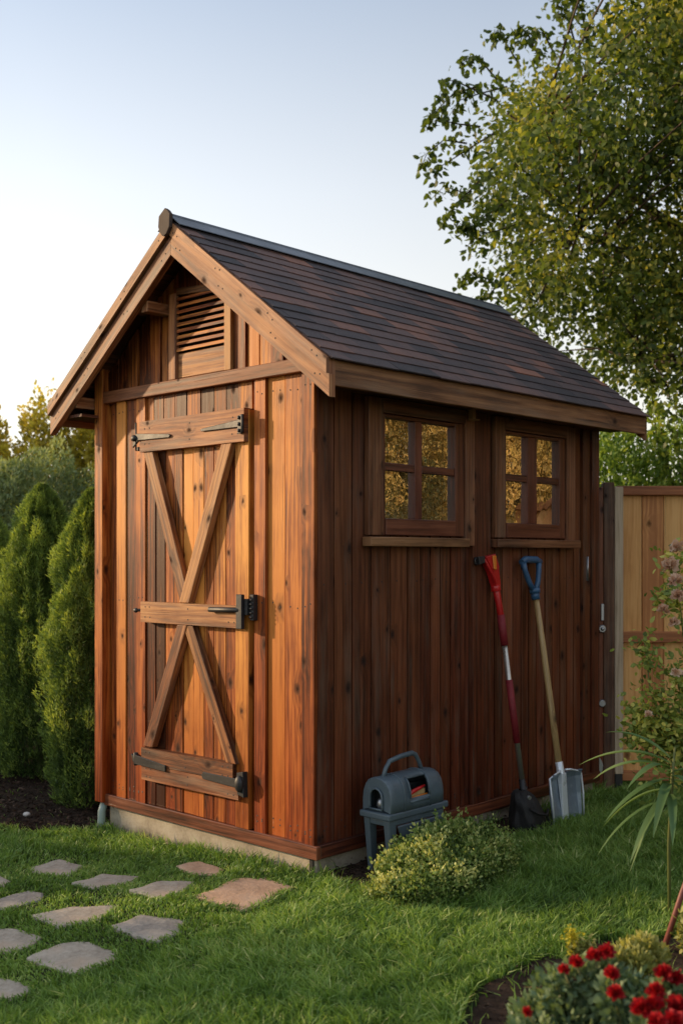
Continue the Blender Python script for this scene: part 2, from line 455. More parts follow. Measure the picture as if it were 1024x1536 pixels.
def stone_mat(name, dark, mid, light, tint=None):
    m, nt = new_mat(name); n = N(nt)
    obj = n('ShaderNodeTexCoord').outputs['Object']
    a = n.noise(obj, 46, 8, .72); b = n.noise(obj, 6, 5, .6, .6); c = n.noise(obj, 150, 3, .6)
    col = n.ramp(n.math('ADD', n.math('MULTIPLY', a, .45), n.math('MULTIPLY', b, .55)), [(.3, dark), (.5, mid), (.7, light)])
    if tint: col = n.mix(n.math('MULTIPLY', n.ramp(n.noise(obj, 5, 3), [(.5, 0.0), (.68, 1.0)]), .7), col, tint)
    col = n.mix(n.math('MULTIPLY', n.ramp(c, [(.6, 0.0), (.72, 1.0)]), .45), col, tuple(x * .35 for x in dark))
    bp = n('ShaderNodeBump', ins={'Strength': .8, 'Distance': .008, 'Height': n.math('ADD', a, n.math('MULTIPLY', b, 1.2))}).outputs[0]
    n.out(bsdf(n, col, .88, bp, spec=.25)); return m
M['stone'] = stone_mat('grey_flagstone', (.24, .20, .155), (.44, .385, .31), (.60, .54, .45), (.50, .38, .27))
M['stonedark'] = stone_mat('slate_flagstone', (.15, .14, .13), (.29, .275, .25), (.52, .46, .38), (.55, .46, .36))
M['stonetan'] = stone_mat('tan_flagstone', (0.345, 0.218, 0.138), (0.540, 0.356, 0.236), (0.690, 0.494, 0.345), (.45, .33, .25))
M['pebble'] = stone_mat('white_pebble', (.4, .39, .37), (.6, .58, .55), (.72, .7, .67))

def grass_mat():
    m, nt = new_mat('grass_blades'); n = N(nt)
    tone = n('ShaderNodeAttribute', attribute_name='tone').outputs['Fac']
    obj = n('ShaderNodeTexCoord').outputs['Object']
    pn = n.noise(obj, 1.7, 4, .6); p2 = n.noise(obj, 9, 3, .6)
    v = n.math('ADD', n.math('MULTIPLY', tone, .6), n.math('ADD', n.math('MULTIPLY', n.math('SUBTRACT', pn, .5), 1.1), n.math('MULTIPLY', n.math('SUBTRACT', p2, .5), .5)))
    v = n.math('ADD', v, .2)
    col = n.ramp(v, [(.05, (.05, .10, .022)), (.4, (.155, .28, .056)), (.75, (.33, .48, .13)), (1.0, (.64, .66, .32))])
    a = bsdf(n, col, .45, spec=.4)
    t = n('ShaderNodeBsdfTranslucent', ins={'Color': n.mix(1.0, col, (1.2, 1.2, .5), 'MULTIPLY')}).outputs[0]
    n.out(n('ShaderNodeMixShader', ins={0: .35, 1: a, 2: t}).outputs[0]); return m
M['grass'] = grass_mat()

M['leaf_tree'] = leaf_mat('broad_leaves', (.035, .065, .016), (.14, .20, .042), (.50, .47, .10), .5, patch=.9)
M['leaf_thuja'] = leaf_mat('thuja_sprays', (0.042, 0.081, 0.022), (0.161, 0.252, 0.059), (0.462, 0.574, 0.126), .3, patch=4.0)
M['leaf_mound'] = leaf_mat('yew_leaves', (.11, .155, .07), (.26, .33, .15), (.48, .54, .26), .35, patch=1.5)
M['leaf_gold'] = leaf_mat('golden_leaves', (0.133, 0.133, 0.023), (0.443, 0.376, 0.055), (0.85, 0.731, 0.112), .5, patch=1.0)
M['leaf_hedge'] = leaf_mat('hedge_leaves', (0.104, 0.185, 0.043), (0.276, 0.426, 0.092), (0.589, 0.699, 0.167), .4, patch=1.2)
M['leaf_autumn'] = leaf_mat('copper_leaves', (.075, .10, .04), (.46, .34, .11), (.9, .62, .27), .35, patch=1.6, trans_tint=(1.15, 1.0, .6))
M['leaf_shrub'] = leaf_mat('variegated_leaves', (.04, .08, .022), (.20, .30, .07), (.66, .66, .25), .3, patch=6.0)
M['leaf_grey'] = leaf_mat('grey_green_leaves', (0.047, 0.086, 0.047), (0.133, 0.211, 0.109), (0.312, 0.390, 0.187), .3, patch=6.0)
M['leaf_lime'] = leaf_mat('lime_leaves', (.11, .13, .03), (.30, .32, .09), (.52, .5, .18), .35, patch=7.0)
M['leaf_yellow'] = leaf_mat('yellow_florets', (.35, .3, .02), (.6, .52, .03), (.75, .68, .08), .3, patch=7.0)
M['leaf_strap'] = leaf_mat('strap_leaves', (0.048, 0.105, 0.036), (0.129, 0.225, 0.081), (0.306, 0.402, 0.145), .35, patch=3.0)
M['leaf_rose'] = leaf_mat('rose_leaves', (0.091, 0.136, 0.034), (0.273, 0.354, 0.08), (0.774, 0.705, 0.182), .4, patch=5.0)
M['petal_red'] = leaf_mat('red_petals', (.18, .003, .008), (.42, .008, .016), (.62, .03, .025), .25, patch=9.0, trans_tint=(1.1, .6, .5))
M['petal_pale'] = leaf_mat('pale_pink_petals', (.5, .3, .2), (.7, .5, .38), (.8, .68, .55), .4, patch=9.0, trans_tint=(1.1, .9, .6))
M['stem'] = leaf_mat('green_stems', (.05, .07, .02), (.12, .14, .04), (.24, .2, .08), .1, patch=5)
M['dry'] = leaf_mat('dry_leaf_tan', (.3, .17, .07), (.5, .3, .13), (.6, .4, .2), .2, patch=5)
M['mulch'] = leaf_mat('bark_chips', (.02, .012, .008), (.06, .037, .025), (.19, .13, .095), .0, rough=.9, patch=3, spec=.15)

# ------------------------------------------------------------------ camera, light, sky
cam = bpy.data.cameras.new('camera')
cam.sensor_fit = 'VERTICAL'; cam.sensor_height = 36; cam.sensor_width = 24
cam.lens = 36 * FPX / 1536
cam.shift_y = (PY - 768) / 1536
cam.clip_start = .05; cam.clip_end = 1500
cam.dof.use_dof = True; cam.dof.focus_distance = 5.1; cam.dof.aperture_fstop = 2.8
co = bpy.data.objects.new('camera', cam); co.location = (0, 0, EYE); co.rotation_euler = (R(90), 0, 0)
link(co); scene.camera = co

SUN_EL = R(14); TO_SUN = Vector((-1, .30, 0)).normalized()
SUN_AZ = math.atan2(TO_SUN.x, TO_SUN.y)
TO_SUN = Vector((TO_SUN.x * math.cos(SUN_EL), TO_SUN.y * math.cos(SUN_EL), math.sin(SUN_EL)))
sl = bpy.data.lights.new('sun', 'SUN'); sl.energy = 5.0; sl.angle = R(1.2); sl.color = (1, .70, .40)
so = bpy.data.objects.new('sun', sl); so.rotation_euler = TO_SUN.to_track_quat('Z', 'Y').to_euler(); so.location = TO_SUN * 30
link(so)

w = bpy.data.worlds.new('World'); scene.world = w; w.use_nodes = True
nt = w.node_tree; nt.nodes.clear(); n = N(nt)
sky = n('ShaderNodeTexSky', sky_type='NISHITA', sun_disc=False, sun_elevation=SUN_EL, sun_rotation=SUN_AZ, altitude=0, air_density=1.0, dust_density=1.0, ozone_density=2.0)
bg = n('ShaderNodeBackground', ins={'Color': sky.outputs[0], 'Strength': .075})
# low sun shining through evening haze: pale near the horizon, whitest toward the sun
dirv = n('ShaderNodeTexCoord').outputs['Generated']
dz = n('ShaderNodeSeparateXYZ', ins={0: dirv}).outputs[2]
hz = Vector((TO_SUN.x, TO_SUN.y, 0)).normalized()
sd = n('ShaderNodeVectorMath', operation='DOT_PRODUCT', ins={0: dirv, 1: tuple(hz)}).outputs['Value']
haze = n.ramp(dz, [(0.0, (.86, .75, .60)), (.2, (.78, .735, .655)), (.31, (.64, .64, .63)), (.45, (.40, .44, .50)), (.7, (.46, .49, .54)), (1.0, (.46, .49, .54))])
amt = n.math('MINIMUM', n.math('MAXIMUM', n.math('ADD', n.math('MULTIPLY', sd, .75), .88), .98), 1.25)
bg2 = n('ShaderNodeBackground', ins={'Color': haze, 'Strength': n.math('MULTIPLY', amt, 1.03)})
add = n('ShaderNodeAddShader', ins={0: bg.outputs[0], 1: bg2.outputs[0]})
n('ShaderNodeOutputWorld', ins={'Surface': add.outputs[0]})

scene.view_settings.view_transform = 'Standard'; scene.view_settings.look = 'None'
scene.view_settings.exposure = 0; scene.view_settings.gamma = 1
scene.cycles.use_denoising = True
scene.cycles.max_bounces = 8; scene.cycles.transparent_max_bounces = 16

# ------------------------------------------------------------------ the ground
def poly_mask(pts, x, y):
    """inside test for arrays"""
    ins = np.zeros(len(x), bool); j = len(pts) - 1
    for i in range(len(pts)):
        xi, yi = pts[i][0], pts[i][1]; xj, yj = pts[j][0], pts[j][1]
        c = ((yi > y) != (yj > y)) & (x < (xj - xi) * (y - yi) / (yj - yi + 1e-12) + xi)
        ins ^= c; j = i
    return ins

def grid_sheet(name, xs, ys, zf, mat):
    X, Y = np.meshgrid(xs, ys); co = np.stack([X.ravel(), Y.ravel(), zf(X.ravel(), Y.ravel())], 1)
    nx, ny = len(xs), len(ys)
    i = (np.arange(ny - 1)[:, None] * nx + np.arange(nx - 1)[None, :]).ravel()
    f = np.stack([i, i + 1, i + nx + 1, i + nx], 1)
    return np_mesh(name, co, f, np.full(len(co), .5), mat, smooth=True)

t = np.linspace(-1, 1, 161)
gx = np.sinh(t * 5.2) / math.sinh(5.2) * 400
gy = np.sinh(t * 5.2) / math.sinh(5.2) * 400 + 4.5
tag(grid_sheet('lawn_ground', gx, gy, ground_z, M['turf']), kind='structure')

def chaikin(p, k=2):
    for _ in range(k):
        q = []
        for i in range(len(p)):
            a, b = p[i], p[(i + 1) % len(p)]
            q.append(a * .75 + b * .25); q.append(a * .25 + b * .75)
        p = q
    return p

# stepping stones: outline corners
ZP = lambda pts: [(x * .46875, 1130 + y * .46875) for x, y in pts]
STONES = [
 ([(88, 350), (190, 325), (262, 345), (220, 372), (125, 368)], 'stone', 'small grey stepping stone farthest back, nearest the mulch bed'),
 ([(235, 402), (330, 376), (452, 385), (405, 408), (300, 419)], 'stone', 'grey stepping stone just in front of the one nearest the mulch'),
 ([(566, 365), (640, 354), (712, 380), (692, 399), (615, 389)], 'stonetan', 'small narrow tan stepping stone close under the shed door foundation'),
 ([(420, 442), (515, 415), (632, 416), (600, 438), (515, 474), (465, 455)], 'stone', 'grey stepping stone with a tan corner behind the large tan one'),
 ([(-60, 462), (0, 455), (90, 430), (136, 440), (122, 460), (0, 489), (-60, 492)], 'stonedark', 'slate grey stepping stone cut by the left picture edge, second from back'),
 ([(-70, 385), (0, 380), (34, 395), (15, 408), (-60, 410)], 'stone', 'sliver of grey stepping stone at the left edge, farthest back there'),
 ([(112, 512), (200, 489), (372, 482), (335, 523), (190, 547)], 'stone', 'long grey stepping stone in the middle of the path'),
 ([(362, 560), (450, 526), (600, 546), (576, 582), (500, 610), (436, 589)], 'stonedark', 'dark slate stepping stone with a pale worn front corner'),
 ([(636, 475), (755, 422), (850, 416), (930, 450), (865, 484), (780, 520), (685, 494)], 'stonetan', 'largest tan stepping stone, nearest the shed corner'),
 ([(92, 650), (200, 601), (290, 601), (383, 640), (345, 669), (235, 697)], 'stone', 'big pale grey stepping stone lying nearest the viewer'),
 ([(-80, 570), (-40, 552), (60, 555), (132, 580), (84, 608), (0, 624), (-70, 618)], 'stone', 'rounded grey stepping stone at the left edge, above the brownish one'),
 ([(-80, 730), (-30, 706), (50, 709), (106, 735), (54, 768), (0, 776), (-70, 770)], 'stone', 'brownish grey stepping stone in the lower left corner of the lawn'),
]
stone_polys = []
for pts, mk, lab in STONES:
    P = [on_ground(x, y, -.02) for x, y in ZP(pts)]
    c = sum(P, Vector()) / len(P)
    zc = float(ground_z(c.x, c.y))
    P = [(p - c) * 1.07 for p in P]
    P = sum(([P[i].lerp(P[(i + 1) % len(P)], f) for f in (.035, .2, .36, .52, .68, .84, .965)] for i in range(len(P))), [])
    P = [p * (1 + random.uniform(-.018, .018) + .06 * mnoise.noise(p * 16 + c)) for p in P]
    stone_polys.append([(p.x + c.x, p.y + c.y) for p in P])
    mb = MB(); n0 = 0; k = len(P)
    rings = [(1.0, -.06), (1.0, -.002), (.985, .004), (.9, .006), (.6, .005), (.25, .005)]
    for s, z in rings:
        for p in P:
            zz = z + (.006 * mnoise.noise(Vector((p.x * s * 14 + c.x, p.y * s * 9 + c.y, 0))) if z > 0 else 0)
            mb.v.append((p.x * s, p.y * s, zz))
    for r in range(len(rings) - 1):
        for i in range(k):
            j = (i + 1) % k
            mb.face([r * k + i, r * k + j, (r + 1) * k + j, (r + 1) * k + i], [(0, 0)] * 4, .5, r > 0)
    mb.face([(len(rings) - 1) * k + i for i in range(k)], [(0, 0)] * k, .5, True)
    o = mb.build('stepping_stone', M[mk]); o.location = (c.x, c.y, zc + .004)
    tag(o, lab, 'stepping stone', 'stepping stones set in the lawn')

# beds (sheets a little above the ground)
def bed(name, pts, mat, lift, rough, step=.035):
    xs = [p[0] for p in pts]; ys = [p[1] for p in pts]
    X = np.arange(min(xs), max(xs) + step, step); Y = np.arange(min(ys), max(ys) + step, step)
    XX, YY = np.meshgrid(X, Y); x = XX.ravel(); y = YY.ravel()
    ins = poly_mask(pts, x, y)
    nz = np.array([mnoise.noise(Vector((a * 7, b * 7, 3))) + .6 * mnoise.noise(Vector((a * 19, b * 19, 8))) for a, b in zip(x, y)])
    z = ground_z(x, y) + np.where(ins, lift + rough * nz, -.03)
    nx, ny = len(X), len(Y)
    i = (np.arange(ny - 1)[:, None] * nx + np.arange(nx - 1)[None, :]).ravel()
    f = np.stack([i, i + 1, i + nx + 1, i + nx], 1)
    f = f[ins[f].any(1)]
    o = np_mesh(name, np.stack([x, y, z], 1), f, np.full(len(x), .5), mat, smooth=True)
    return tag(o, kind='structure')

MULCH = [(-6.5, 5.75), (-1.95, 5.83), (-1.6, 5.92), (-1.33, 5.92), (-1.24, 6.02), (-.6, 6.75), (.2, 7.6), (.2, 9), (-6.5, 9)]
FLOWERBED = [(.2, 2.6), (.36, 3.3), (.46, 3.62), (.66, 3.86), (.9, 4.0), (1.15, 4.06), (1.5, 4.2), (2.6, 4.3), (2.6, 2.4), (.2, 2.4)]
SOIL = [tuple(shed_w(a, b)[:2]) for a, b in ((.02, .02), (.0, -.16), (.03, -.3), (.2, -.4), (.5, -.34), (1.0, -.3), (1.45, -.26), (1.75, -.12), (1.75, .02))]
bed('mulch_bed', MULCH, M['mulchbed'], .022, .012)
bed('flower_bed_soil', FLOWERBED, M['soil'], .02, .012, .03)
bed('wall_foot_soil', SOIL, M['soil'], .016, .01, .025)

def chips(name, poly, count, s, mat, label, lift=.03):
    xs = [p[0] for p in poly]; ys = [p[1] for p in poly]
    x = rng.uniform(min(xs), max(xs), count * 2); y = rng.uniform(min(ys), max(ys), count * 2)
    k = poly_mask(poly, x, y) & (x > -3.4); x = x[k][:count]; y = y[k][:count]
    P = np.stack([x, y, ground_z(x, y) + lift + rng.uniform(-.008, .012, len(x))], 1)
    D = rand_dirs(len(x)); D[:, 2] *= .35
    up = np.tile([0, 0, 1.0], (len(x), 1))
    o = leaves(name, P, D, rng.uniform(.5, 1.6, len(x)) * s, rng.uniform(.25, .6, len(x)) * s, rng.beta(1.2, 2.6, len(x)), mat, up=up, curl=.05)
    return tag(o, label, 'mulch', kind='stuff')
chips('bark_mulch', [(p[0], p[1]) for p in MULCH], 16000, .028, M['mulch'], 'brown bark mulch chips spread under the thuja row')
chips('soil_crumbs', FLOWERBED, 3500, .016, M['mulch'], 'dark crumbs and bits on the flower bed soil', .024)
chips('leaf_litter', SOIL, 2200, .02, M['mulch'], 'dark leaf litter at the foot of the side wall', .02)

# grass
def grass(count):
    # in view: fan of the camera, nearer rows denser than far ones by the area itself
    y = rng.uniform(2.9, 9.0, count); half = y * .33 + .25
    x = rng.uniform(-1, 1, count) * half
    keep = np.ones(count, bool)
    dx = x - CORNER.x; dy = y - CORNER.y
    a = dx * SX.x + dy * SX.y; b = dx * FY.x + dy * FY.y
    keep &= ~((a > -.005) & (a < LEN + .02) & (b > -.005) & (b < WID + .02))
    wob = .05 * np.sin(x * 11) + .04 * np.sin(x * 23 + 2)
    for poly in (MULCH, SOIL, FLOWERBED):
        keep &= ~(poly_mask(poly, x, y + wob) & (rng.random(count) > .02))
    for p in stone_polys:
        c = np.mean(np.array(p), 0)
        q = [(c[0] + (u - c[0]) * .86, c[1] + (v - c[1]) * .86) for u, v in p]
        keep &= ~poly_mask(q, x, y)
    keep &= ~((y > 6.9) & (x > 1.3))
    # thin patches among the stones
    x = x[keep]; y = y[keep]
    dens = np.array([mnoise.noise(Vector((a * 3.1, b * 3.1, 5))) for a, b in zip(x, y)])
    path = sstep(-.1, -.7, x) * sstep(3.3, 3.9, y)
    k2 = rng.random(len(x)) < 1 - .5 * path * sstep(-.1, .5, dens)
    x = x[k2]; y = y[k2]; dens = dens[k2]; path = path[k2]
    nB = len(x)
    z = ground_z(x, y)
    clump = np.array([mnoise.noise(Vector((a * 9, b * 9, 1))) for a, b in zip(x, y)])
    Ht = rng.uniform(.034, .082, nB) * (1 + .55 * clump) * (1 - .3 * path)
    near = np.full(nB, 9.0)
    for p in stone_polys:
        q = np.array(p)
        for c_ in q: near = np.minimum(near, np.hypot(x - c_[0], (y - c_[1]) * .8))
    Ht = Ht * (.5 + .5 * sstep(.02, .2, near))
    la = (x - CORNER.x) * SX.x + (y - CORNER.y) * SX.y; lb = (x - CORNER.x) * FY.x + (y - CORNER.y) * FY.y
    wall = np.maximum(np.maximum(-la, la - LEN), np.maximum(-lb, lb - WID))
    Ht = Ht * (1 + .7 * sstep(.1, .0, wall) * rng.random(nB))
    az = rng.uniform(0, 2 * np.pi, nB); lean = rng.beta(2, 3, nB) * 1.1
    # a slight common lay
    dirx = np.cos(az) * lean + .18 * np.sin(y * 3 + x); diry = np.sin(az) * lean - .12
    D = np.stack([dirx, diry, np.ones(nB)], 1); D = unit(D)
    P = np.stack([x, y, z], 1)
    S = unit(np.cross(D, rand_dirs(nB)))
    Wd = rng.uniform(.0016, .0032, nB)[:, None]
    bend = np.stack([dirx, diry, -.25 * np.ones(nB)], 1) * (Ht * .45)[:, None]
    mid = P + D * (Ht * .55)[:, None]; tip = P + D * Ht[:, None] + bend
    v = np.stack([P - S * Wd, P + S * Wd, mid + S * Wd * .8, mid - S * Wd * .8, tip], 1).reshape(-1, 3)
    kk = np.arange(nB)[:, None] * 5
    f = np.concatenate([kk + np.array([[0, 1, 2]]), kk + np.array([[0, 2, 3]]), kk + np.array([[3, 2, 4]])], 0)
    base = np.clip(rng.beta(2.2, 2.6, nB) + .12 * dens, 0, 1)
    dead = rng.random(nB) < .03
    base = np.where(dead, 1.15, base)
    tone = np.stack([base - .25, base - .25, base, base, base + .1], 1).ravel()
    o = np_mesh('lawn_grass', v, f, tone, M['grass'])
    return tag(o, 'green lawn grass growing around the shed and stepping stones', 'grass', kind='stuff')
grass(420000)

# ------------------------------------------------------------------ the shed
shed = thing('garden_shed', 'red brown timber garden shed with cross braced door and dark shingled gable roof', 'shed', CORNER, SHED_ROT)
RIDGE_Y, RIDGE_Z, SLOPE = .798, 3.03, .743
def roof_z(y): return RIDGE_Z - SLOPE * abs(y - RIDGE_Y)
EAVE = 1.05
X0, X1 = -.178, 2.508
OP = [(.42, 1.03), (1.395, 1.975)]; OPZ = (1.54, 2.085)

# foundation and skirting
mb = MB(); mb.box((.012, .012, -.2), (LEN - .012, WID - .012, .098), (1, 0, 0), .5)
mb.build('foundation', M['concrete'], shed, .006, 2)
mb = MB()
mb.box((-.024, -.024, .086), (.002, WID + .01, .146), (0, 1, 0), .5)
mb.box((.003, -.0235, .088), (LEN + .012, .001, .148), (1, 0, 0), .35)
mb.build('skirting_board', M['skirt'], shed, .003)
mb = MB(); mb.box((.004, .028, -.03), (.0115, .052, .085), (0, 0, 1), .1)
mb.build('foundation_patch', M['iron'], shed, .002)

# inner lining so that no daylight leaks through the board joints
def wall_panel(mb, x0, x1, y0, y1, z0, z1, holes, axis):
    if not holes:
        mb.box((x0, y0, z0), (x1, y1, z1)); return
    xs = x0
    for (h0, h1) in holes:
        mb.box((xs, y0, z0), (h0, y1, z1)); mb.box((h0, y0, z0), (h1, y1, OPZ[0])); mb.box((h0, y0, OPZ[1]), (h1, y1, z1)); xs = h1
    mb.box((xs, y0, z0), (x1, y1, z1))
mb = MB()
wall_panel(mb, .02, LEN - .02, .022, .034, .1, 2.38, OP, 0)
mb.box((.022, .034, .1), (.034, WID - .03, 2.42)); mb.box((LEN - .034, .034, .1), (LEN - .022, WID - .034, 2.42))
mb.box((.034, WID - .034, .1), (LEN - .034, WID - .022, 2.38)); mb.box((.03, .03, .09), (LEN - .03, WID - .03, .099), (1, 0, 0))
for xx in (.022, LEN - .034):
    mb.prism([(xx, .02, 2.41), (xx, WID - .02, 2.41), (xx, RIDGE_Y, 2.975)], (.012, 0, 0))
mb.build('lining', M['soffit'], shed)

def front_board(mb, y0, y1, z0, z1, face, back=.021, tone=None, slope=False):
    g = .0028
    y0 += g; y1 -= g
    if slope:
        za, zb = roof_z(y0) - .045, roof_z(y1) - .045
    else:
        za = zb = z1
    if min(za, zb) < z0 + .01: za = max(za, z0 + .01); zb = max(zb, z0 + .01)
    mb.hexa([(face, y0, z0), (face, y1, z0), (face, y1, zb), (face, y0, za)], [(back, y0, z0), (back, y1, z0), (back, y1, zb), (back, y0, za)], (0, 0, 1), tone)

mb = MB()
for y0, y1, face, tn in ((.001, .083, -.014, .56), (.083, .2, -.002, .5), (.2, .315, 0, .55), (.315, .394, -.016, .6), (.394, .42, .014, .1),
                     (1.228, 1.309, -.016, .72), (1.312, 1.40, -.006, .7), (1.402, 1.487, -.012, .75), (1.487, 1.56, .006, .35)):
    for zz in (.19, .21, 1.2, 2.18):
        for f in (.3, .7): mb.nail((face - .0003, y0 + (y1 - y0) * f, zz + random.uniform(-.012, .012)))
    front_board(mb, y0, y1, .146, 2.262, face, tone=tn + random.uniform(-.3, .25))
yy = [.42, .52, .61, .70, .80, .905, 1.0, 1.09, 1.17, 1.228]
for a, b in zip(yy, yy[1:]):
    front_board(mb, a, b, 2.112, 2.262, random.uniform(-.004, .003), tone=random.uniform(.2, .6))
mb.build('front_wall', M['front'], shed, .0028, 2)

mb = MB()      # gable boards above the header
yy = [-.0, .09, .2, .29, .37, .455, .545]
for a, b in zip(yy, yy[1:]): front_board(mb, a, b, 2.29, 0, random.choice((-.012, -.002)), tone=random.uniform(.4, .85), slope=True)
yy = [1.015, 1.11, 1.2, 1.3, 1.39, 1.48, 1.596]
for a, b in zip(yy, yy[1:]): front_board(mb, a, b, 2.29, 0, random.choice((-.01, -.002)), tone=random.uniform(.3, .6), slope=True)
front_board(mb, .545, .798, 2.72, 0, .002, tone=.35, slope=True); front_board(mb, .798, 1.015, 2.72, 0, .002, tone=.3, slope=True)
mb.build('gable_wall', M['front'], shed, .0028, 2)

mb = MB(); mb.box((-.036, .06, 2.24), (-.001, 1.578, 2.303), (0, 1, 0), .5)
mb.build('header_beam', M['beam'], shed, .004, 2)
mb = MB(); mb.box((-.042, 1.574, .1), (.03, 1.646, 2.46), (0, 0, 1), .6)
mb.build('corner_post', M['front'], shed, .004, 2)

# louvred vent
vent = MB()
vent.box((-.03, .963, 2.305), (-.002, 1.016, 2.735), (0, 0, 1), .55); vent.box((-.03, .543, 2.305), (-.002, .591, 2.695), (0, 0, 1), .8)
vent.hexa([(-.026, .593, 2.695), (-.026, .961, 2.725), (-.026, .961, 2.76), (-.026, .593, 2.73)], [(-.002, .593, 2.695), (-.002, .961, 2.725), (-.002, .961, 2.76), (-.002, .593, 2.73)], (0, 1, 0), .4)
vent_o = vent.build('louvred_vent', M['rail'], shed, .003, 2)
mb = MB(); mb.box((-.012, .593, 2.31), (.018, .961, 2.432), (0, 1, 0), .6)
mb.build('vent_panel', M['rail'], vent_o, .003)
mb = MB()
for i in range(9):
    z = 2.440 + i * .0315
    mb.hexa([(-.024, .593, z), (-.024, .961, z), (-.021, .961, z + .018), (-.021, .593, z + .018)],
            [(.014, .593, z + .022), (.014, .961, z + .022), (.018, .961, z + .030), (.018, .593, z + .030)], (0, 1, 0), random.uniform(.4, .7))
mb.build('slat', M['front'], vent_o, .0015)
mb = MB(); mb.box((.0185, .595, 2.43), (.0215, .959, 2.74)); mb.build('vent_backing', M['blackplastic'], vent_o)

# the side wall: boards stop at the window openings
def side_board(mb, x0, x1, z0, z1, face, tone=None, back=.0215):
    mb.box((x0 + .0042, face, z0), (x1 - .0042, back, z1), (0, 0, 1), tone)
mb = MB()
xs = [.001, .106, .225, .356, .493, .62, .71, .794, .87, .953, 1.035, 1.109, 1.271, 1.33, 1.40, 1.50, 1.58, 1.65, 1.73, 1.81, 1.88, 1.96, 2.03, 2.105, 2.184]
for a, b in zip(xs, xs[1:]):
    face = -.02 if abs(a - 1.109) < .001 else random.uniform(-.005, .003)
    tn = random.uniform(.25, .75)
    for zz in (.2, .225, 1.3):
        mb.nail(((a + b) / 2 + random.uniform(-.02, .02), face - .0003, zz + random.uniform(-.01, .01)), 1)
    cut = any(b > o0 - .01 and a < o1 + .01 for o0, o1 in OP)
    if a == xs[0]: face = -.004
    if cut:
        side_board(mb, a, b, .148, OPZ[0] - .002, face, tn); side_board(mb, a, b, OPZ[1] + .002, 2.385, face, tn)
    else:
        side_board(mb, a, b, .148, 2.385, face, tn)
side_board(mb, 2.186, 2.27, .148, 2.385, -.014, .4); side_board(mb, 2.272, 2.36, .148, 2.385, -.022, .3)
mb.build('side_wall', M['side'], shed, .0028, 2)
mb = MB()
for i in range(14):
    a = LEN * i / 14; mb.box((a + .002, WID - .02, .14), (a + LEN / 14 - .002, WID + .004 + random.uniform(-.003, .003), 2.385), (0, 0, 1))
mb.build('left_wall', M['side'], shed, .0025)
mb = MB()
for i in range(9):
    a = WID * i / 9; b = a + WID / 9
    za, zb = roof_z(a) - .05, roof_z(b) - .05
    if a < RIDGE_Y < b: za = zb = RIDGE_Z - .1
    mb.hexa([(LEN - .021, a + .002, .14), (LEN - .021, b - .002, .14), (LEN - .021, b - .002, zb), (LEN - .021, a + .002, za)],
            [(LEN + .003, a + .002, .14), (LEN + .003, b - .002, .14), (LEN + .003, b - .002, zb), (LEN + .003, a + .002, za)])
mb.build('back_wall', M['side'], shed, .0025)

# windows
def window(sx0, sx1, tx0, tx1, lab, sill_lo, sill_hi, p):
    zt, zb = 2.09, 1.522
    f = MB()
    f.box((tx0, -.034, 1.52), (sx0 - .002, -.004, 2.158), (0, 0, 1), .5); f.box((sx1 + .002, -.032, 1.475), (tx1, -.004, 2.158), (0, 0, 1), .6)
    f.box((sx0 - .001, -.036, zt + .002), (sx1 + .001, -.003, 2.16), (1, 0, 0), .45)
    wo = f.build('window', M['trim'], shed, .003, 2); wo['label'] = lab
    s = MB(); y0, y1 = -.024, .016
    cx = (p[1] + p[2]) / 2
    s.box((sx0, y0, zb), (p[0], y1, zt), (0, 0, 1), .5); s.box((p[3], y0, zb), (sx1, y1, zt), (0, 0, 1), .5)
    s.box((p[0] + .0005, y0 + .001, 2.073), (p[3] - .0005, y1, zt - .001), (1, 0, 0), .5); s.box((p[0] + .0005, y0 - .004, zb), (p[3] - .0005, y1, 1.60), (1, 0, 0), .6)
    s.box((p[1], y0 + .004, 1.6005), (p[2], y1 - .002, 2.0725), (0, 0, 1), .55)
    s.box((p[0] + .0005, y0 + .006, 1.826), (p[1] - .0005, y1 - .002, 1.862), (1, 0, 0), .45); s.box((p[2] + .0005, y0 + .006, 1.826), (p[3] - .0005, y1 - .002, 1.862), (1, 0, 0), .45)
    s.build('sash', M['sash'], wo, .003, 2)
    for i, (a, b) in enumerate(((p[0], p[1]), (p[2], p[3]))):
        for c, d in ((1.595, 1.83), (1.858, 2.078)):
            g = MB(); tl = random.uniform(-.0008, .0008)
            g.hexa([(a - .005, .002 + tl, c), (b + .005, .002 - tl, c), (b + .005, .002, d), (a - .005, .002, d)],
                   [(a - .005, .005 + tl, c), (b + .005, .005 - tl, c), (b + .005, .005, d), (a - .005, .005, d)])
            g.build('pane', M['glass'], wo)
    l = MB(); l.box((tx0 - .016, -.062, 1.468), (sill_hi, -.005, 1.512), (1, 0, 0), .5)
    l.build('sill', M['sill' if sill_lo else 'trim'], wo, .004, 2)
window(.408, 1.036, .306, 1.115, 'four pane window nearer the front of the shed with a pale sill', True, 1.034, (.431, .65, .706, .943 + .02))
window(1.384, 1.983, 1.294, 2.075, 'four pane window nearer the back of the shed with a dark sill', False, 2.088, (1.404, 1.609, 1.70, 1.921))

# hardware at the back end of the side wall
mb = MB(); mb.box((2.222, -.02, 1.28), (2.236, -.0145, 1.42), (0, 0, 1)); mb.tube([(2.229, -.022, 1.28), (2.229, -.022, 1.42)], .005)
mb.build('wall_hinge', M['zinc'], shed)

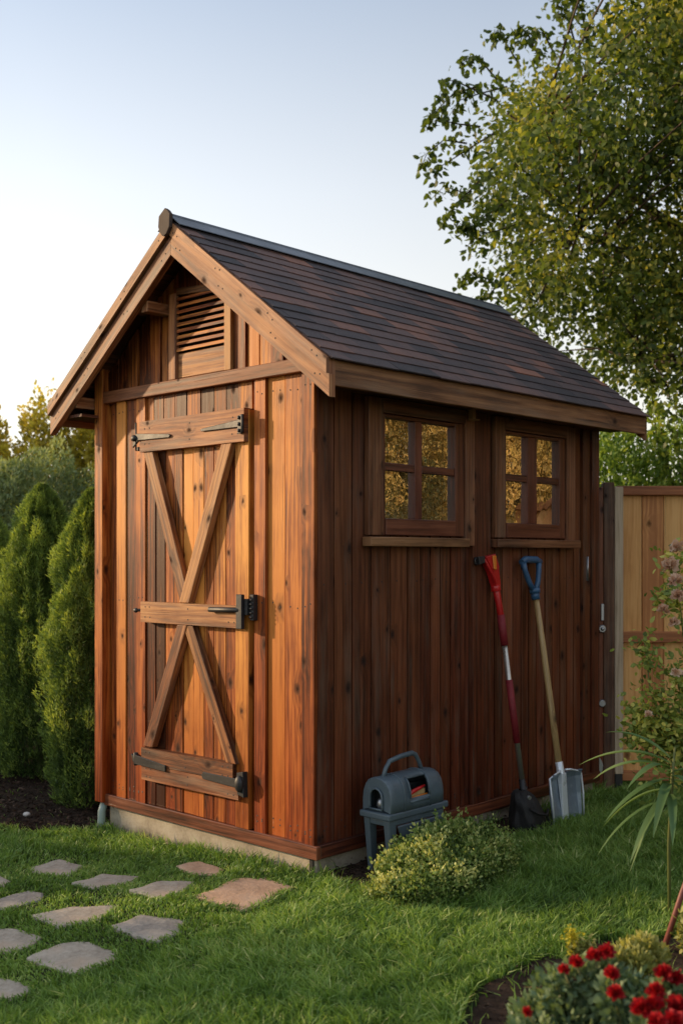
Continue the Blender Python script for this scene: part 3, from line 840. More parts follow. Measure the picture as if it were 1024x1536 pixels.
# door
door = MB()
yy = [.518, .60, .69, .765, .85, .93, 1.0, 1.075, 1.15, 1.227]
tn = [.45, .55, .35, .8, .7, .5, .6, .4, .35]
for (a, b), q in zip(zip(yy, yy[1:]), tn):
    door.box((-.006 + random.uniform(-.003, .003), a + .002, .146), (.02, b - .002, 2.108), (0, 0, 1), q + random.uniform(-.16, .16))
door.box((-.024, .421, .147), (.02, .516, 2.106), (0, 0, 1), .68)
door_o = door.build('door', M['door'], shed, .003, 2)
def rail(y0, y1, z0, z1, tone, face=-.05, dz=0):
    m = MB()
    m.hexa([(face, y0, z0), (face, y1, z0 + dz), (face, y1, z1 + dz), (face, y0, z1)], [(-.0105, y0, z0), (-.0105, y1, z0 + dz), (-.0105, y1, z1 + dz), (-.0105, y0, z1)], (0, 1, 0), tone)
    for f in (.05, .1, .5, .9, .95):
        for g in (.25, .75): m.nail((face - .0005, y0 + (y1 - y0) * f + random.uniform(-.004, .004), z0 + (z1 - z0) * g + dz * f))
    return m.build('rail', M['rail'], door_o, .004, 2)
rail(.424, 1.227, 1.956, 2.112, .55, -.052)
rail(.452, 1.217, 1.086, 1.19, .62, -.054)
rail(.505, 1.217, .366, .448, .4, -.05, -.006)
rail(.468, 1.217, .282, .362, .5, -.048, -.004)
def brace(ya, za, yb, zb, tone, face=-.05, w=.076):
    m = MB(); h = w / 2
    A = [(ya - h, za), (ya + h, za), (yb + h, zb), (yb - h, zb)]
    m.hexa([(face, y, z) for y, z in A], [(-.0102, y, z) for y, z in A], (0, yb - ya, zb - za), tone)
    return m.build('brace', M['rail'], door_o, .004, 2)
brace(1.168, 1.954, .868, 1.192, .5, -.044)
brace(.552, 1.954, .872, 1.192, .62, -.049)
brace(.885, 1.084, 1.165, .45, .45, -.049)
brace(.845, 1.084, .525, .446, .4, -.045)

# door ironwork
def strap(y_pin, y_tip, z_pin, z_tip, face, w0, w1):
    m = MB()
    A = [(y_pin, z_pin - w0 / 2), (y_tip, z_tip - w1 / 2), (y_tip + (.012 if y_tip > y_pin else -.012), z_tip), (y_tip, z_tip + w1 / 2), (y_pin, z_pin + w0 / 2)]
    m.prism([(face, y, z) for y, z in A], (-.008, 0, 0))
    return m
m = strap(1.25, .975, 2.035, 2.022, -.054, .036, .018)
m.tube([(-.058, 1.25, 1.965), (-.058, 1.25, 2.11)], .005); m.ball((-.06, 1.262, 2.03), .022, .7, 1.1, .8); m.box((-.05, 1.24, 1.965), (-.018, 1.262, 1.985))
m.prism([(-.03, 1.25, 2.02), (-.03, 1.305, 1.985), (-.03, 1.30, 2.012), (-.03, 1.25, 2.045)], (-.012, 0, 0))
m.build('hinge', M['iron'], door_o, .002)
m = strap(.45, .72, 2.04, 2.03, -.054, .034, .014)
m.prism([(-.054, .428, 1.99), (-.054, .455, 1.992), (-.054, .455, 2.075), (-.054, .428, 2.08)], (-.012, 0, 0))
for z in (2.005, 2.035, 2.065): m.ball((-.068, .44, z), .009)
m.tube([(-.064, .42, 1.995), (-.064, .42, 2.08)], .008)
m.build('hinge', M['iron'], door_o, .002)
m = MB()
pts = [(-.052, 1.27, .365), (-.056, 1.255, .385), (-.056, 1.2, .372), (-.056, 1.1, .358), (-.056, 1.005, .362)]
m.hexa([(-.054, 1.26, .352), (-.054, 1.005, .345), (-.054, 1.005, .377), (-.054, 1.26, .40)], [(-.062, 1.26, .352), (-.061, 1.005, .345), (-.061, 1.005, .377), (-.064, 1.26, .40)]); m.tube([(-.05, 1.262, .345), (-.05, 1.262, .41)], .013, 8); m.prism([(-.02, 1.235, .38), (-.02, 1.30, .40), (-.02, 1.285, .365), (-.02, 1.268, .34), (-.02, 1.24, .36)], (-.035, 0, 0))
m.build('hinge', M['iron'], door_o, .002)
m = strap(.475, .715, .362, .366, -.05, .042, .034)
m.ball((-.056, .452, .362), .032, .6, .85, 1.25)
m.prism([(-.025, .425, .30), (-.025, .47, .31), (-.025, .475, .41), (-.025, .43, .42)], (-.028, 0, 0))
m.build('hinge', M['iron'], door_o, .002)
m = MB()
m.box((-.075, .415, 1.085), (-.0545, .455, 1.245)); m.box((-.046, .365, 1.125), (-.018, .39, 1.245)); m.box((-.06, .392, 1.15), (-.04, .413, 1.225))
m.tube([(-.066, .44, 1.172), (-.07, .65, 1.168)], .013, 10)
for z in (1.14, 1.16, 1.18, 1.2, 1.22): m.tube([(-.05, .368, z), (-.05, .388, z)], .006, 6)
m.build('latch', M['iron'], door_o, .002)
m = MB(); m.tube([(-.02, 1.238, 1.145), (-.045, 1.262, 1.143)], .008); m.ball((-.045, 1.268, 1.143), .014, .8, 1.3, .9)
m.build('door_knob', M['iron'], door_o)

# roof: deck, shingles, ridge
def slope_pt(x, s, side, off=0.0):
    """s: run from ridge out to the eave, side -1 = near slope"""
    y = RIDGE_Y + side * s; L = math.hypot(1, SLOPE)
    return Vector((x, y + side * off * SLOPE / L, RIDGE_Z - SLOPE * s + off / L))
mb = MB()
for side in (-1, 1):
    k = 9
    for i in range(k):
        a, b = EAVE * i / k + .001, EAVE * (i + 1) / k - .001
        mb.hexa([slope_pt(X0 + .032, a, side, -.004), slope_pt(X1, a, side, -.004), slope_pt(X1, b, side, -.004), slope_pt(X0 + .032, b, side, -.004)],
                [slope_pt(X0 + .032, a, side, -.024), slope_pt(X1, a, side, -.024), slope_pt(X1, b, side, -.024), slope_pt(X0 + .032, b, side, -.024)], (1, 0, 0))
roof = mb.build('roof', M['soffit'], shed)
for side in (-1, 1):
    mb = MB(); nrow = 15; run = EAVE + .022
    for r in range(nrow):
        s0 = run * r / nrow - .03; s1 = run * (r + 1) / nrow
        s0 = max(s0, .004)
        x = X0 - .012 - random.uniform(0, .12)
        while x < X1 + .014:
            wd = random.uniform(.15, .3); xa, xb = max(x, X0 - .012), min(x + wd - .0015, X1 + .014)
            x += wd
            if xb - xa < .02: continue
            lift = random.uniform(0, .0018); ds = random.uniform(-.0025, .0025)
            mb.hexa([slope_pt(xa, s0, side, .002), slope_pt(xb, s0, side, .002), slope_pt(xb, s1 + ds, side, .009 + lift), slope_pt(xa, s1 + ds, side, .009 + lift)],
                    [slope_pt(xa, s0, side, -.003), slope_pt(xb, s0, side, -.003), slope_pt(xb, s1 + ds, side, .003 + lift), slope_pt(xa, s1 + ds, side, .003 + lift)],
                    (1, 0, 0), min(1, max(0, random.gauss(.39, .21))))
    mb.build('shingles', M['shingle'], roof)
mb = MB()
for side in (-1, 1):
    mb.hexa([slope_pt(X0 - .02, -.006, side, .022), slope_pt(X1 + .02, -.006, side, .022), slope_pt(X1 + .02, .075, side, .022), slope_pt(X0 - .02, .075, side, .022)],
            [slope_pt(X0 - .02, -.004, side, .016), slope_pt(X1 + .02, -.004, side, .016), slope_pt(X1 + .02, .075, side, .016), slope_pt(X0 - .02, .075, side, .016)], (1, 0, 0))
mb.tube([(X0 - .02, RIDGE_Y, RIDGE_Z + .022), (X1 + .02, RIDGE_Y, RIDGE_Z + .022)], .011, 8)
mb.build('ridge_cap', M['capmetal'], roof, .002)
mb = MB()
A = [(-.004, .074), (.052, .034), (.058, -.03), (.046, -.062), (.022, -.092), (.004, -.098), (-.018, -.086), (-.044, -.05), (-.05, .03), (-.028, .056)]
mb.prism([(X0 - .046, RIDGE_Y + y * .85, RIDGE_Z + z * .78 - .008) for y, z in A], (.02, 0, 0))
mb.build('ridge_end_cap', M['endcap'], roof, .003, 2)

# bargeboards: a deep board with a narrower one planted on it
def barge(side, d0, d1, xf, xb, tone, name):
    m = MB(); s0, s1 = .001, EAVE + .004
    P = lambda s, d: (RIDGE_Y + side * s, RIDGE_Z - SLOPE * s - d)
    A = [P(s0, d0), P(s1, d0), P(s1, d1), P(s0, d1)]
    m.hexa([(xf, y, z) for y, z in A], [(xb, y, z) for y, z in A], (0, side, -SLOPE), tone)
    for s_ in (.04, .07, .35, .38, .7, .73, .97, 1.0):
        y, z = P(s_, d0 + (d1 - d0) * random.uniform(.35, .65)); m.nail((xf - .0004, y, z))
    return m.build(name, M['barge'], shed, .004, 2)
barge(-1, .002, .070, X0 - .026, X0 + .028, .72, 'bargeboard'); barge(-1, .0705, .165, X0 - .008, X0 + .028, .6, 'bargeboard')
barge(1, .002, .062, X0 - .026, X0 + .028, .5, 'bargeboard'); barge(1, .0705, .165, X0 - .008, X0 + .028, .45, 'bargeboard')
for side in (-1, 1):     # back gable
    m = MB(); P = lambda s, d: (RIDGE_Y + side * s, RIDGE_Z - SLOPE * s - d)
    A = [P(.001, .026), P(EAVE, .026), P(EAVE, .15), P(.001, .15)]
    m.hexa([(X1 - .03, y, z) for y, z in A], [(X1 - .002, y, z) for y, z in A], (0, side, -SLOPE), .5)
    m.build('bargeboard', M['barge'], shed, .004)
# eaves
for side, nm in ((-1, 0), (1, 1)):
    ye = RIDGE_Y + side * EAVE
    ya, yb = (ye, ye + .022) if side < 0 else (ye - .022, ye)
    zt = RIDGE_Z - SLOPE * EAVE
    m = MB()
    x_end = X1 - .002
    A = [(X0 + .03, zt - .118), (x_end - .03, zt - .112), (x_end - .008, zt - .102), (x_end, zt - .085), (x_end, zt - .008), (X0 + .03, zt - .008)]
    m.prism([(x, ya, z) for x, z in A], (0, yb - ya, 0), .5)
    # plank figure along the board
    m.uv = [(m.v[i][0] + 3, m.v[i][2] + side) for f in m.f for i in f]
    m.build('fascia', M['fascia'], shed, .003, 2)
    m = MB(); y0, y1 = (ye + .024, -.024) if side < 0 else (WID + .012, ye - .024)
    m.box((.003 if side < 0 else X0 + .03, min(y0, y1), zt - .085), (X1 - .035, max(y0, y1), zt - .07), (1, 0, 0), .3)
    m.build('soffit', M['soffit'], shed)
m = MB()      # purlin ends under the front overhang
m.box((X0 + .03, 1.03, 2.635), (-.003, 1.085, 2.69), (1, 0, 0), .6); m.build('purlin', M['barge'], shed, .003)
m = MB(); m.box((X0 + .03, 1.655, 2.215), (.0, 1.72, 2.275), (1, 0, 0), .6); m.build('purlin', M['barge'], shed, .003)
m = MB()
m.box((1.05, -.07, 2.115), (1.075, -.038, 2.175), (0, 0, 1), .8); m.box((1.045, -.09, 2.11), (1.085, -.038, 2.1145), (0, 1, 0), .8)
m.build('eave_bracket', M['sill'], shed, .002)

# ------------------------------------------------------------------ fence and gate post on the right
post = thing('gate_post', 'dark weathered gate post with round metal studs against the shed corner', 'post', (1.615, 6.74, 0))
m = MB(); m.box((-.034, -.035, -.2), (.034, .035, 1.87), (0, 0, 1), .5); m.build('post', M['oldpost'], post, .008, 2)
m = MB(); m.box((-.088, -.04, -.1), (-.037, -.012, 1.84), (0, 0, 1), .75); m.build('plank', M['side'], post, .003)
m = MB()
m.box((-.052, -.052, 1.035), (-.034, -.0405, 1.135), (0, 0, 1)); m.tube([(-.046, -.041, .985), (-.046, -.062, .985)], [.026, .021], 14); m.ball((-.046, -.062, .985), .012)
m.build('latch', M['zinc'], post, .002)
m = MB(); m.tube([(-.046, -.041, .535), (-.046, -.058, .535)], [.025, .02], 14); m.build('stud', M['zinc'], post, .002)
m = MB()
A = [(-.088, .21)] + [(-.088 + .05 * math.sin(math.pi * k / 10), .155 + .062 * -math.cos(math.pi * k / 10)) for k in range(11)][::-1]
m.prism([(x, -.041, z) for x, z in A[1:]], (0, -.008, 0)); m.build('end_plate', M['zinc'], post, .002)

fence = thing('garden_fence', 'tan vertical board fence with red brown cap rail right of the shed', 'fence', (1.69, 6.82, 0))
m = MB(); x = .02
while x < 2.6:
    wd = random.uniform(.13, .16); m.box((x, -.01 + random.uniform(-.004, .004), .06), (x + wd - .004, .012, 1.80), (0, 0, 1)); x += wd
m.build('boards', M['fence'], fence, .003)
m = MB(); m.box((-.01, -.055, 1.795), (2.62, .05, 1.852), (1, 0, 0), .35); m.build('top_rail', M['fencerail'], fence, .005, 2)
m = MB(); m.box((.02, -.05, .895), (2.6, -.0145, .962), (1, 0, 0), .5); m.build('middle_rail', M['fencerail'], fence, .004)
m = MB(); m.box((.02, -.045, .05), (2.6, -.0145, .11), (1, 0, 0), .5); m.build('bottom_rail', M['fencerail'], fence, .004)
m = MB(); m.box((-.035, -.09, .1), (.018, -.056, 1.845), (0, 0, 1), .5); gp = m.build('post', M['greypost'], fence, .005, 2); gp['label'] = 'pale grey end post of the fence'
m = MB(); m.box((-.03, -.088, -.1), (.013, -.058, .099)); m.build('post_foot', M['blackplastic'], gp)
for xx in (1.3, 2.52):
    m = MB(); m.box((xx, .014, -.2), (xx + .08, .09, 1.79), (0, 0, 1), .5); m.build('post', M['fence'], fence, .005)

# ------------------------------------------------------------------ tools leaning on the side wall
def tool(name, label, cat, a, b):
    p = shed_w(a, b, 0); p.z = float(ground_z(p.x, p.y))
    return thing(name, label, cat, p, SHED_ROT)

# shovel; local: +x along the wall, +y to the wall
sh = tool('shovel', 'shovel with blue grip, long pale wooden handle and shiny silver scoop', 'shovel', 1.60, -.27)
B = Vector((0, 0, .0)); T = Vector((.004, .225, 1.385))
ax = (T - B).normalized(); nx = Vector((1, 0, 0)); nx = (nx - ax * nx.dot(ax)).normalized(); nz = ax.cross(nx) * -1    # nz faces out of the wall
if nz.y > 0: nz = -nz
def sp(u, v, w): return B + nx * u + ax * v + nz * w
m = MB(); m.tube([sp(0, .25, .004), sp(0, .6, .004), sp(.004, .95, .002), sp(0, 1.235, 0)], [.0185, .0175, .0165, .0165], 12, .5); m.build('handle', M['ash'], sh)
m = MB()
m.tube([sp(0, 1.20, 0), sp(0, 1.245, 0)], .024, 12); m.tube([sp(0, 1.235, 0), sp(0, 1.262, 0)], .03, 12)
gpts = [sp(-.012, 1.25, 0), sp(-.044, 1.30, 0), sp(-.066, 1.36, 0), sp(-.076, 1.41, 0)]
m.tube(gpts, [.016, .015, .015, .017], 8); m.tube([p + nx * (-2 * (p - B).dot(nx)) for p in gpts], [.016, .015, .015, .017], 8)
m.tube([sp(-.088, 1.405, 0), sp(-.05, 1.42, 0), sp(.05, 1.42, 0), sp(.088, 1.405, 0)], [.018, .02, .02, .018], 10)
m.build('grip', M['bluegrip'], sh)
m = MB()      # scoop: dished plate with raised sides and a turned step
prof = [(-.15, .03), (-.14, .038), (-.128, .014), (-.07, 0), (0, -.003), (.07, 0), (.128, .014), (.14, .038), (.15, .03)]
rows = [(.0, .92, .0), (.05, .96, .0), (.15, 1.0, -.004), (.24, 1.0, .0), (.262, .98, .014), (.272, .9, .026)]
n0 = 0
for v_, s_, d_ in rows:
    for (u_, w_) in prof:
        m.v.append(tuple(sp(u_ * s_, v_, w_ * min(1, .35 + v_ * 3.2) + d_)))
k = len(prof)
for r in range(len(rows) - 1):
    for i in range(k - 1):
        m.face([r * k + i, r * k + i + 1, (r + 1) * k + i + 1, (r + 1) * k + i], [(0, 0)] * 4, .5, False)
o = m.build('scoop', M['scoop'], sh); sd = o.modifiers.new('thick', 'SOLIDIFY'); sd.thickness = .003
m = MB(); m.tube([sp(-.103 * 1.4, .02, .022), sp(-.108 * 1.4, .15, .034), sp(-.108 * 1.4, .26, .036), sp(-.06, .282, .034), sp(-.025, .285, .022)], .0055, 6); m.tube([sp(.103 * 1.4, .02, .022), sp(.108 * 1.4, .15, .034), sp(.108 * 1.4, .26, .036), sp(.06, .282, .034), sp(.025, .285, .022)], .0055, 6)
m.build('rim', M['scooprib'], o)
m = MB()
m.hexa([sp(-.026, .015, .002), sp(.026, .015, .002), sp(.02, .27, .03), sp(-.02, .27, .03)], [sp(-.03, .015, -.002), sp(.03, .015, -.002), sp(.026, .27, 0), sp(-.026, .27, 0)])
m.tube([sp(0, .22, .012), sp(0, .33, .006)], [.022, .0205], 12)
m.build('socket', M['scooprib'], o, .003)

# red gripped pole tool
rt = tool('pole_tool', 'long pole tool with red pistol grip and dark red wrap, left of the shovel', 'garden tool', 1.365, -.185)
B = Vector((0, 0, .02)); T = Vector((-.09, .135, 1.30))
ax = (T - B).normalized(); nx = Vector((1, 0, 0)); nx = (nx - ax * nx.dot(ax)).normalized(); nz = ax.cross(nx) * -1
if nz.y > 0: nz = -nz
def seg(name, v0, v1, r, mat, n=12):
    m = MB(); m.tube([sp(0, v0, 0), sp(0, v1, 0)], r, n); return m.build(name, M[mat], rt)
seg('lower_shaft', .0, .24, .017, 'blackplastic')
m = MB()
for v_ in (.12, .15, .18, .21): m.ball(sp(.019, v_, .004), .0075)
m.tube([sp(.02, .06, 0), sp(.024, .2, .004)], .006, 6); m.build('buckle_strip', M['blackplastic'], rt)
seg('shaft', .235, .96, .0145, 'alloy')
seg('grip_wrap', .43, .76, .0185, 'redwrap')
seg('upper_sleeve', .94, 1.10, .0205, 'redwrap')
m = MB()
m.tube([sp(0, 1.09, 0), sp(-.004, 1.16, 0), sp(-.012, 1.235, .0)], [.0175, .0175, .02], 12); m.tube([sp(-.012, 1.225, 0), sp(-.014, 1.255, 0)], .026, 12)
m.hexa([sp(-.032, 1.25, -.018), sp(.008, 1.25, -.018), sp(.006, 1.37, -.02), sp(-.052, 1.33, -.02)], [sp(-.032, 1.25, .02), sp(.008, 1.25, .02), sp(.006, 1.37, .024), sp(-.052, 1.33, .024)])
m.hexa([sp(-.05, 1.325, -.02), sp(.008, 1.345, -.02), sp(-.012, 1.418, -.02), sp(-.098, 1.408, -.02)], [sp(-.05, 1.325, .026), sp(.008, 1.345, .026), sp(-.012, 1.418, .026), sp(-.098, 1.408, .026)])
m.tube([sp(-.095, 1.40, .01), sp(-.075, 1.35, .018), sp(-.045, 1.30, .018), sp(-.03, 1.265, .015)], .008, 8)
m.build('pistol_grip', M['redgrip'], rt, .007, 2)
m = MB(); m.hexa([sp(-.052, 1.34, .026), sp(-.03, 1.335, .026), sp(-.018, 1.408, .027), sp(-.05, 1.412, .027)], [sp(-.052, 1.34, .034), sp(-.03, 1.335, .034), sp(-.018, 1.408, .035), sp(-.05, 1.412, .035)])
m.build('trigger', M['orange'], rt, .003)
m = MB(); m.hexa([sp(-.104, 1.378, -.018), sp(-.096, 1.412, -.018), sp(-.15, 1.414, -.014), sp(-.146, 1.372, -.014)], [sp(-.104, 1.378, .02), sp(-.096, 1.412, .02), sp(-.15, 1.414, .016), sp(-.146, 1.372, .016)])
m.tube([sp(-.148, 1.41, .0), sp(-.163, 1.40, 0), sp(-.163, 1.38, 0), sp(-.148, 1.372, 0)], .006, 6); m.build('clip', M['blackplastic'], rt, .003)

# slumped black bag round its foot
def lump(name, mat, parent, prof, seed, sub=1.0):
    """stacked rings of irregular outline: prof = (z, rx, ry, cx, cy)"""
    n_, v, f = 44, [], []
    for (z, rx, ry, cx, cy) in prof:
        for k in range(n_):
            a = 2 * math.pi * k / n_
            q = Vector((math.cos(a) * 1.7 + seed, math.sin(a) * 1.7, z * 9))
            d = 1 + .22 * mnoise.noise(q) + .15 * mnoise.noise(q * 2.7) + .06 * mnoise.noise(q * 6) - .06 * abs(math.sin(a * 3 + z * 14))
            v.append((cx + rx * d * math.cos(a), cy + ry * d * math.sin(a), z + .008 * mnoise.noise(q * 3)))
    for i in range(len(prof) - 1):
        for k in range(n_):
            j = (k + 1) % n_; f.append((i * n_ + k, i * n_ + j, (i + 1) * n_ + j, (i + 1) * n_ + k))
    v = np.array(v); f = np.array(f)
    o = np_mesh(name, v, f, np.full(len(v), .5), mat, parent, True)
    s = o.modifiers.new('sub', 'SUBSURF'); s.levels = s.render_levels = 1
    return o
bag = tool('black_bag', 'crumpled black bag slumped at the wall around the foot of the red pole', 'bag', 1.35, -.20)
lump('bag_body', M['bag'], bag, [(-.01, .03, .03, 0, 0), (0, .105, .085, 0, 0), (.03, .118, .095, 0, 0), (.08, .11, .09, -.004, 0), (.12, .092, .075, -.008, .01), (.15, .085, .066, -.012, .015), (.185, .064, .05, -.02, .03), (.205, .04, .032, -.026, .035), (.21, .01, .01, -.026, .035)], 2.2)
m = MB(); m.tube([(-.08, -.075, .05), (-.02, -.108, .022), (.06, -.1, .03), (.1, -.05, .06)], .008, 6); m.tube([(-.075, -.06, .13), (-.03, -.085, .1), (.02, -.098, .09), (.06, -.08, .11)], .007, 6)
m.build('strap', M['bag'], bag)
m = MB(); m.tube([(-.035, -.02, .178), (-.04, -.035, .178)], .011, 10); m.build('eyelet', M['zinc'], bag)

# ------------------------------------------------------------------ blue grey carry box on legs
bx = tool('carry_box', 'blue grey plastic carry box with handle, standing on legs behind the low shrub', 'carry box', .175, -.27)
TL, TW, TZ = .42, .178, .262
m = MB()
m.prism([(0, 0, TZ), (TL, 0, TZ), (TL, TW, TZ), (0, TW, TZ)], (0, 0, .03)); m.prism([(.02, .012, TZ - .03), (TL - .02, .012, TZ - .03), (TL - .02, TW - .012, TZ - .03), (.02, TW - .012, TZ - .03)], (0, 0, .0298))
tray = m.build('tray', M['caddy'], bx, .008, 3)
for (lx, ly) in ((.012, .012), (.012, TW - .05), (TL - .07, .012), (TL - .07, TW - .05)):
    m = MB(); dx = .03 if lx < .1 else -.02
    m.hexa([(lx, ly, TZ - .002), (lx + .05, ly, TZ - .002), (lx + .05, ly + .034, TZ - .002), (lx, ly + .034, TZ - .002)],
           [(lx + dx, ly + .006, -.02), (lx + dx + .034, ly + .006, -.02), (lx + dx + .034, ly + .03, -.02), (lx + dx, ly + .03, -.02)])
    m.build('leg', M['caddy'], bx, .004, 2)
m = MB()      # front apron beside the leg
m.hexa([(.066, .004, TZ - .0305), (TL - .02, .004, TZ - .0305), (TL - .02, .016, TZ - .0305), (.066, .016, TZ - .0305)], [(.13, .008, TZ - .17), (TL - .07, .008, TZ - .17), (TL - .07, .016, TZ - .17), (.13, .016, TZ - .17)])
m.build('apron', M['caddy'], bx, .004)
# barrel shaped shell with a real window
b0 = TZ + .03
prof = [(.004, 0), (.004, .045), (.008, .078), (.019, .104), (.036, .122), (.060, .132), (.089, .135), (.118, .132), (.142, .122), (.159, .104), (.170, .078), (.174, .045), (.174, 0)]
xs = [.018, .024, .06, .095, .11, .15, .2, .25, .28, .31, .36, .385, .398, .403]
sc = [.96, 1, 1, 1, 1.02, 1.02, 1.02, 1.02, 1.02, 1.0, 1.0, .97, .88, .72]
m = MB()
for x_, s_ in zip(xs, sc):
    for (y_, z_) in prof:
        m.v.append((x_, .089 + (y_ - .089) * s_, b0 + z_ * 1.12 * s_))
k = len(prof)
for r in range(len(xs) - 1):
    for i in range(k - 1):
        if 5 <= r <= 7 and 1 <= i <= 3: continue
        m.face([r * k + i, (r + 1) * k + i, (r + 1) * k + i + 1, r * k + i + 1], [(0, 0)] * 4, .5, True)
m.face([(len(xs) - 1) * k + i for i in range(k)], [(0, 0)] * k, .5)
# arched end opening
arch = []
for i in range(k):
    t_ = i / (k - 1)
    if t_ < .25: arch.append((.052, .012 + t_ / .25 * .05))
    elif t_ > .75: arch.append((.126, .062 - (t_ - .75) / .25 * .05))
    else:
        a = math.pi * (1 - (t_ - .25) / .5); arch.append((.089 + .037 * math.cos(a), .062 + .042 * math.sin(a)))
n1 = len(m.v)
for (y_, z_) in arch: m.v.append((.018, y_, b0 + z_))
for i in range(k - 1): m.face([i, i + 1, n1 + i + 1, n1 + i], [(0, 0)] * 4, .5)
body = m.build('shell', M['caddy'], bx)
sd = body.modifiers.new('thick', 'SOLIDIFY'); sd.thickness = .005; sd.offset = -1
m = MB(); m.tube([(.012, y_, b0 + z_) for y_, z_ in arch], .005, 6); m.tube([(.012, .052, b0 + .012), (.012, .126, b0 + .012)], .005, 6); m.build('arch_frame', M['caddy'], body)
m = MB(); m.box((.075, .03, b0 + .002), (.085, .15, b0 + .11)); m.box((.09, .10, b0 + .002), (.36, .11, b0 + .09)); m.build('inner_wall', M['caddydark'], body)
m = MB(); m.ball((.045, .089, b0 + .03), .02, .8, 1, 1.3); m.build('knob', M['zinc'], body)
wy = [(prof[i][0] - .002, prof[i][1]) for i in (1, 4)]
m = MB()
for xa in (.148, .284): m.tube([(xa, .089 + (prof[i][0] - .089) * 1.035, b0 + prof[i][1] * 1.15) for i in (1, 2, 3, 4)], .005, 6)
m.tube([(.148, .0062, b0 + .034), (.284, .0062, b0 + .034)], .008, 6); m.tube([(.148, .039, b0 + .135), (.284, .039, b0 + .135)], .005, 6)
m.build('window_frame', M['caddy'], body)
m = MB(); m.tube([(.155, .022, b0 + .062), (.185, .02, b0 + .074), (.235, .022, b0 + .082), (.275, .026, b0 + .088)], [.007, .010, .008, .005], 8); m.build('red_tool', M['redgrip'], body)
m = MB(); m.tube([(.152, .018, b0 + .044), (.28, .018, b0 + .05)], .006, 8); m.build('orange_tool', M['orange'], body)
m = MB(); m.box((.15, .03, b0 + .03), (.282, .036, b0 + .075)); m.build('inner_card', M['ash'], body)
m = MB()
yc = .089
b0 += .014
m.tube([(.058, yc, b0 + .12), (.078, yc, b0 + .168), (.105, yc, b0 + .198), (.18, yc, b0 + .210), (.26, yc, b0 + .215), (.285, yc, b0 + .205), (.312, yc, b0 + .168), (.33, yc, b0 + .128)], [.011, .010, .011, .012, .012, .011, .010, .011], 8)
m.build('handle', M['caddy'], bx); b0 -= .014
m = MB(); m.tube([(.288, .089 + (prof[i][0] - .089) * 1.03, b0 + prof[i][1] * 1.15) for i in range(k)], .0035, 6); m.tube([(.108, .089 + (prof[i][0] - .089) * 1.03, b0 + prof[i][1] * 1.15) for i in range(k)], .003, 6)
m.build('moulded_rib', M['caddy'], bx)

# ------------------------------------------------------------------ small things at the foundation's left end
p = shed_w(-.03, 1.60)
m = MB(); gz = float(ground_z(p.x, p.y))
m.tube([(0, 0, -.06), (0, 0, .03), (.002, .002, .1), (.012, .012, .14)], [.022, .021, .021, .019], 12)
o = m.build('drain_pipe', M['pipe']); o.location = (p.x, p.y, gz); tag(o, 'short pale green drain pipe stub at the left end of the foundation', 'pipe')
def pebble(loc, r, lab):
    m = MB(); m.ball((0, 0, 0), r, 1.3, 1, .7)
    m.v = [tuple(Vector(v) * (1 + .18 * mnoise.noise(Vector(v) * 40 + Vector(loc)))) for v in m.v]
    o = m.build('pebble', M['pebble']); o.location = loc; tag(o, lab, 'stone')
q = on_ground(158, 1241, -.04); pebble((q.x, q.y, -.03), .022, 'whitish pebble beside the pale green drain pipe')
q = on_ground(40, 1228, -.03); pebble((q.x, q.y, -.005), .017, 'pale pebble lying out on the brown mulch')

# ------------------------------------------------------------------ vegetation
def trunk_mesh(name, pts, rad, parent, mat='bark', n=10):
    m = MB(); m.tube(pts, rad, n); return m.build(name, M[mat], parent)

def thuja(x, y, h, r, lab, seed, count=95000):
    z0 = float(ground_z(x, y))
    t = thing('thuja_tree', lab, 'conifer', (x, y, z0), 0, 'clipped thujas beside the shed')
    trunk_mesh('trunk', [(0, 0, -.05), (.01, 0, .5 * h), (0, .01, .9 * h)], [.035, .022, .006], t)
    u = rng.random(count) ** .85; a = rng.uniform(0, 2 * np.pi, count)
    zz = .03 + u * (h - .03)
    f = zz / h
    prof_ = np.interp(f, [0, .08, .3, .55, .75, .88, .96, 1], [.72, .95, 1.0, .92, .74, .52, .28, .04])
    bump_ = np.array([mnoise.noise(Vector((math.cos(q) * 1.9 + seed, math.sin(q) * 1.9, w_ * 2.6))) for q, w_ in zip(a, zz)])
    b2 = np.array([mnoise.noise(Vector((math.cos(q) * 5 + seed, math.sin(q) * 5, w_ * 6))) for q, w_ in zip(a, zz)])
    depth = rng.random(count) ** 2.2
    rr = r * prof_ * (1 + .36 * bump_ + .42 * b2) * (1 - .5 * depth)
    P = np.stack([np.cos(a) * rr, np.sin(a) * rr, zz], 1)
    D = np.stack([np.cos(a), np.sin(a), np.zeros(count)], 1) * .65 + np.array([0, 0, 1.05]) + .5 * rng.normal(size=(count, 3))
    b3 = np.array([mnoise.noise(Vector((p_[0] * 17 + seed, p_[1] * 17, p_[2] * 13))) for p_ in P])
    P = P * np.stack([1 + .16 * b3, 1 + .16 * b3, np.ones(count)], 1)
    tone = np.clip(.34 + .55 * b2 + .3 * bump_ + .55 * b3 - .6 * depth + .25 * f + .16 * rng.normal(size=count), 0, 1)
    leaves('foliage', P, D, rng.uniform(.016, .042, count), rng.uniform(.0045, .0085, count), tone, M['leaf_thuja'], t, curl=.1, oval=False)
thuja(-1.47, 6.56, 1.86, .262, 'green columnar thuja standing right against the shed corner post', 1.3)
thuja(-1.98, 7.35, 1.93, .30, 'green columnar thuja second from the shed, its tip feathery', 5.1)
thuja(-2.55, 7.65, 2.0, .3, 'green columnar thuja cut off by the left picture edge', 8.7)

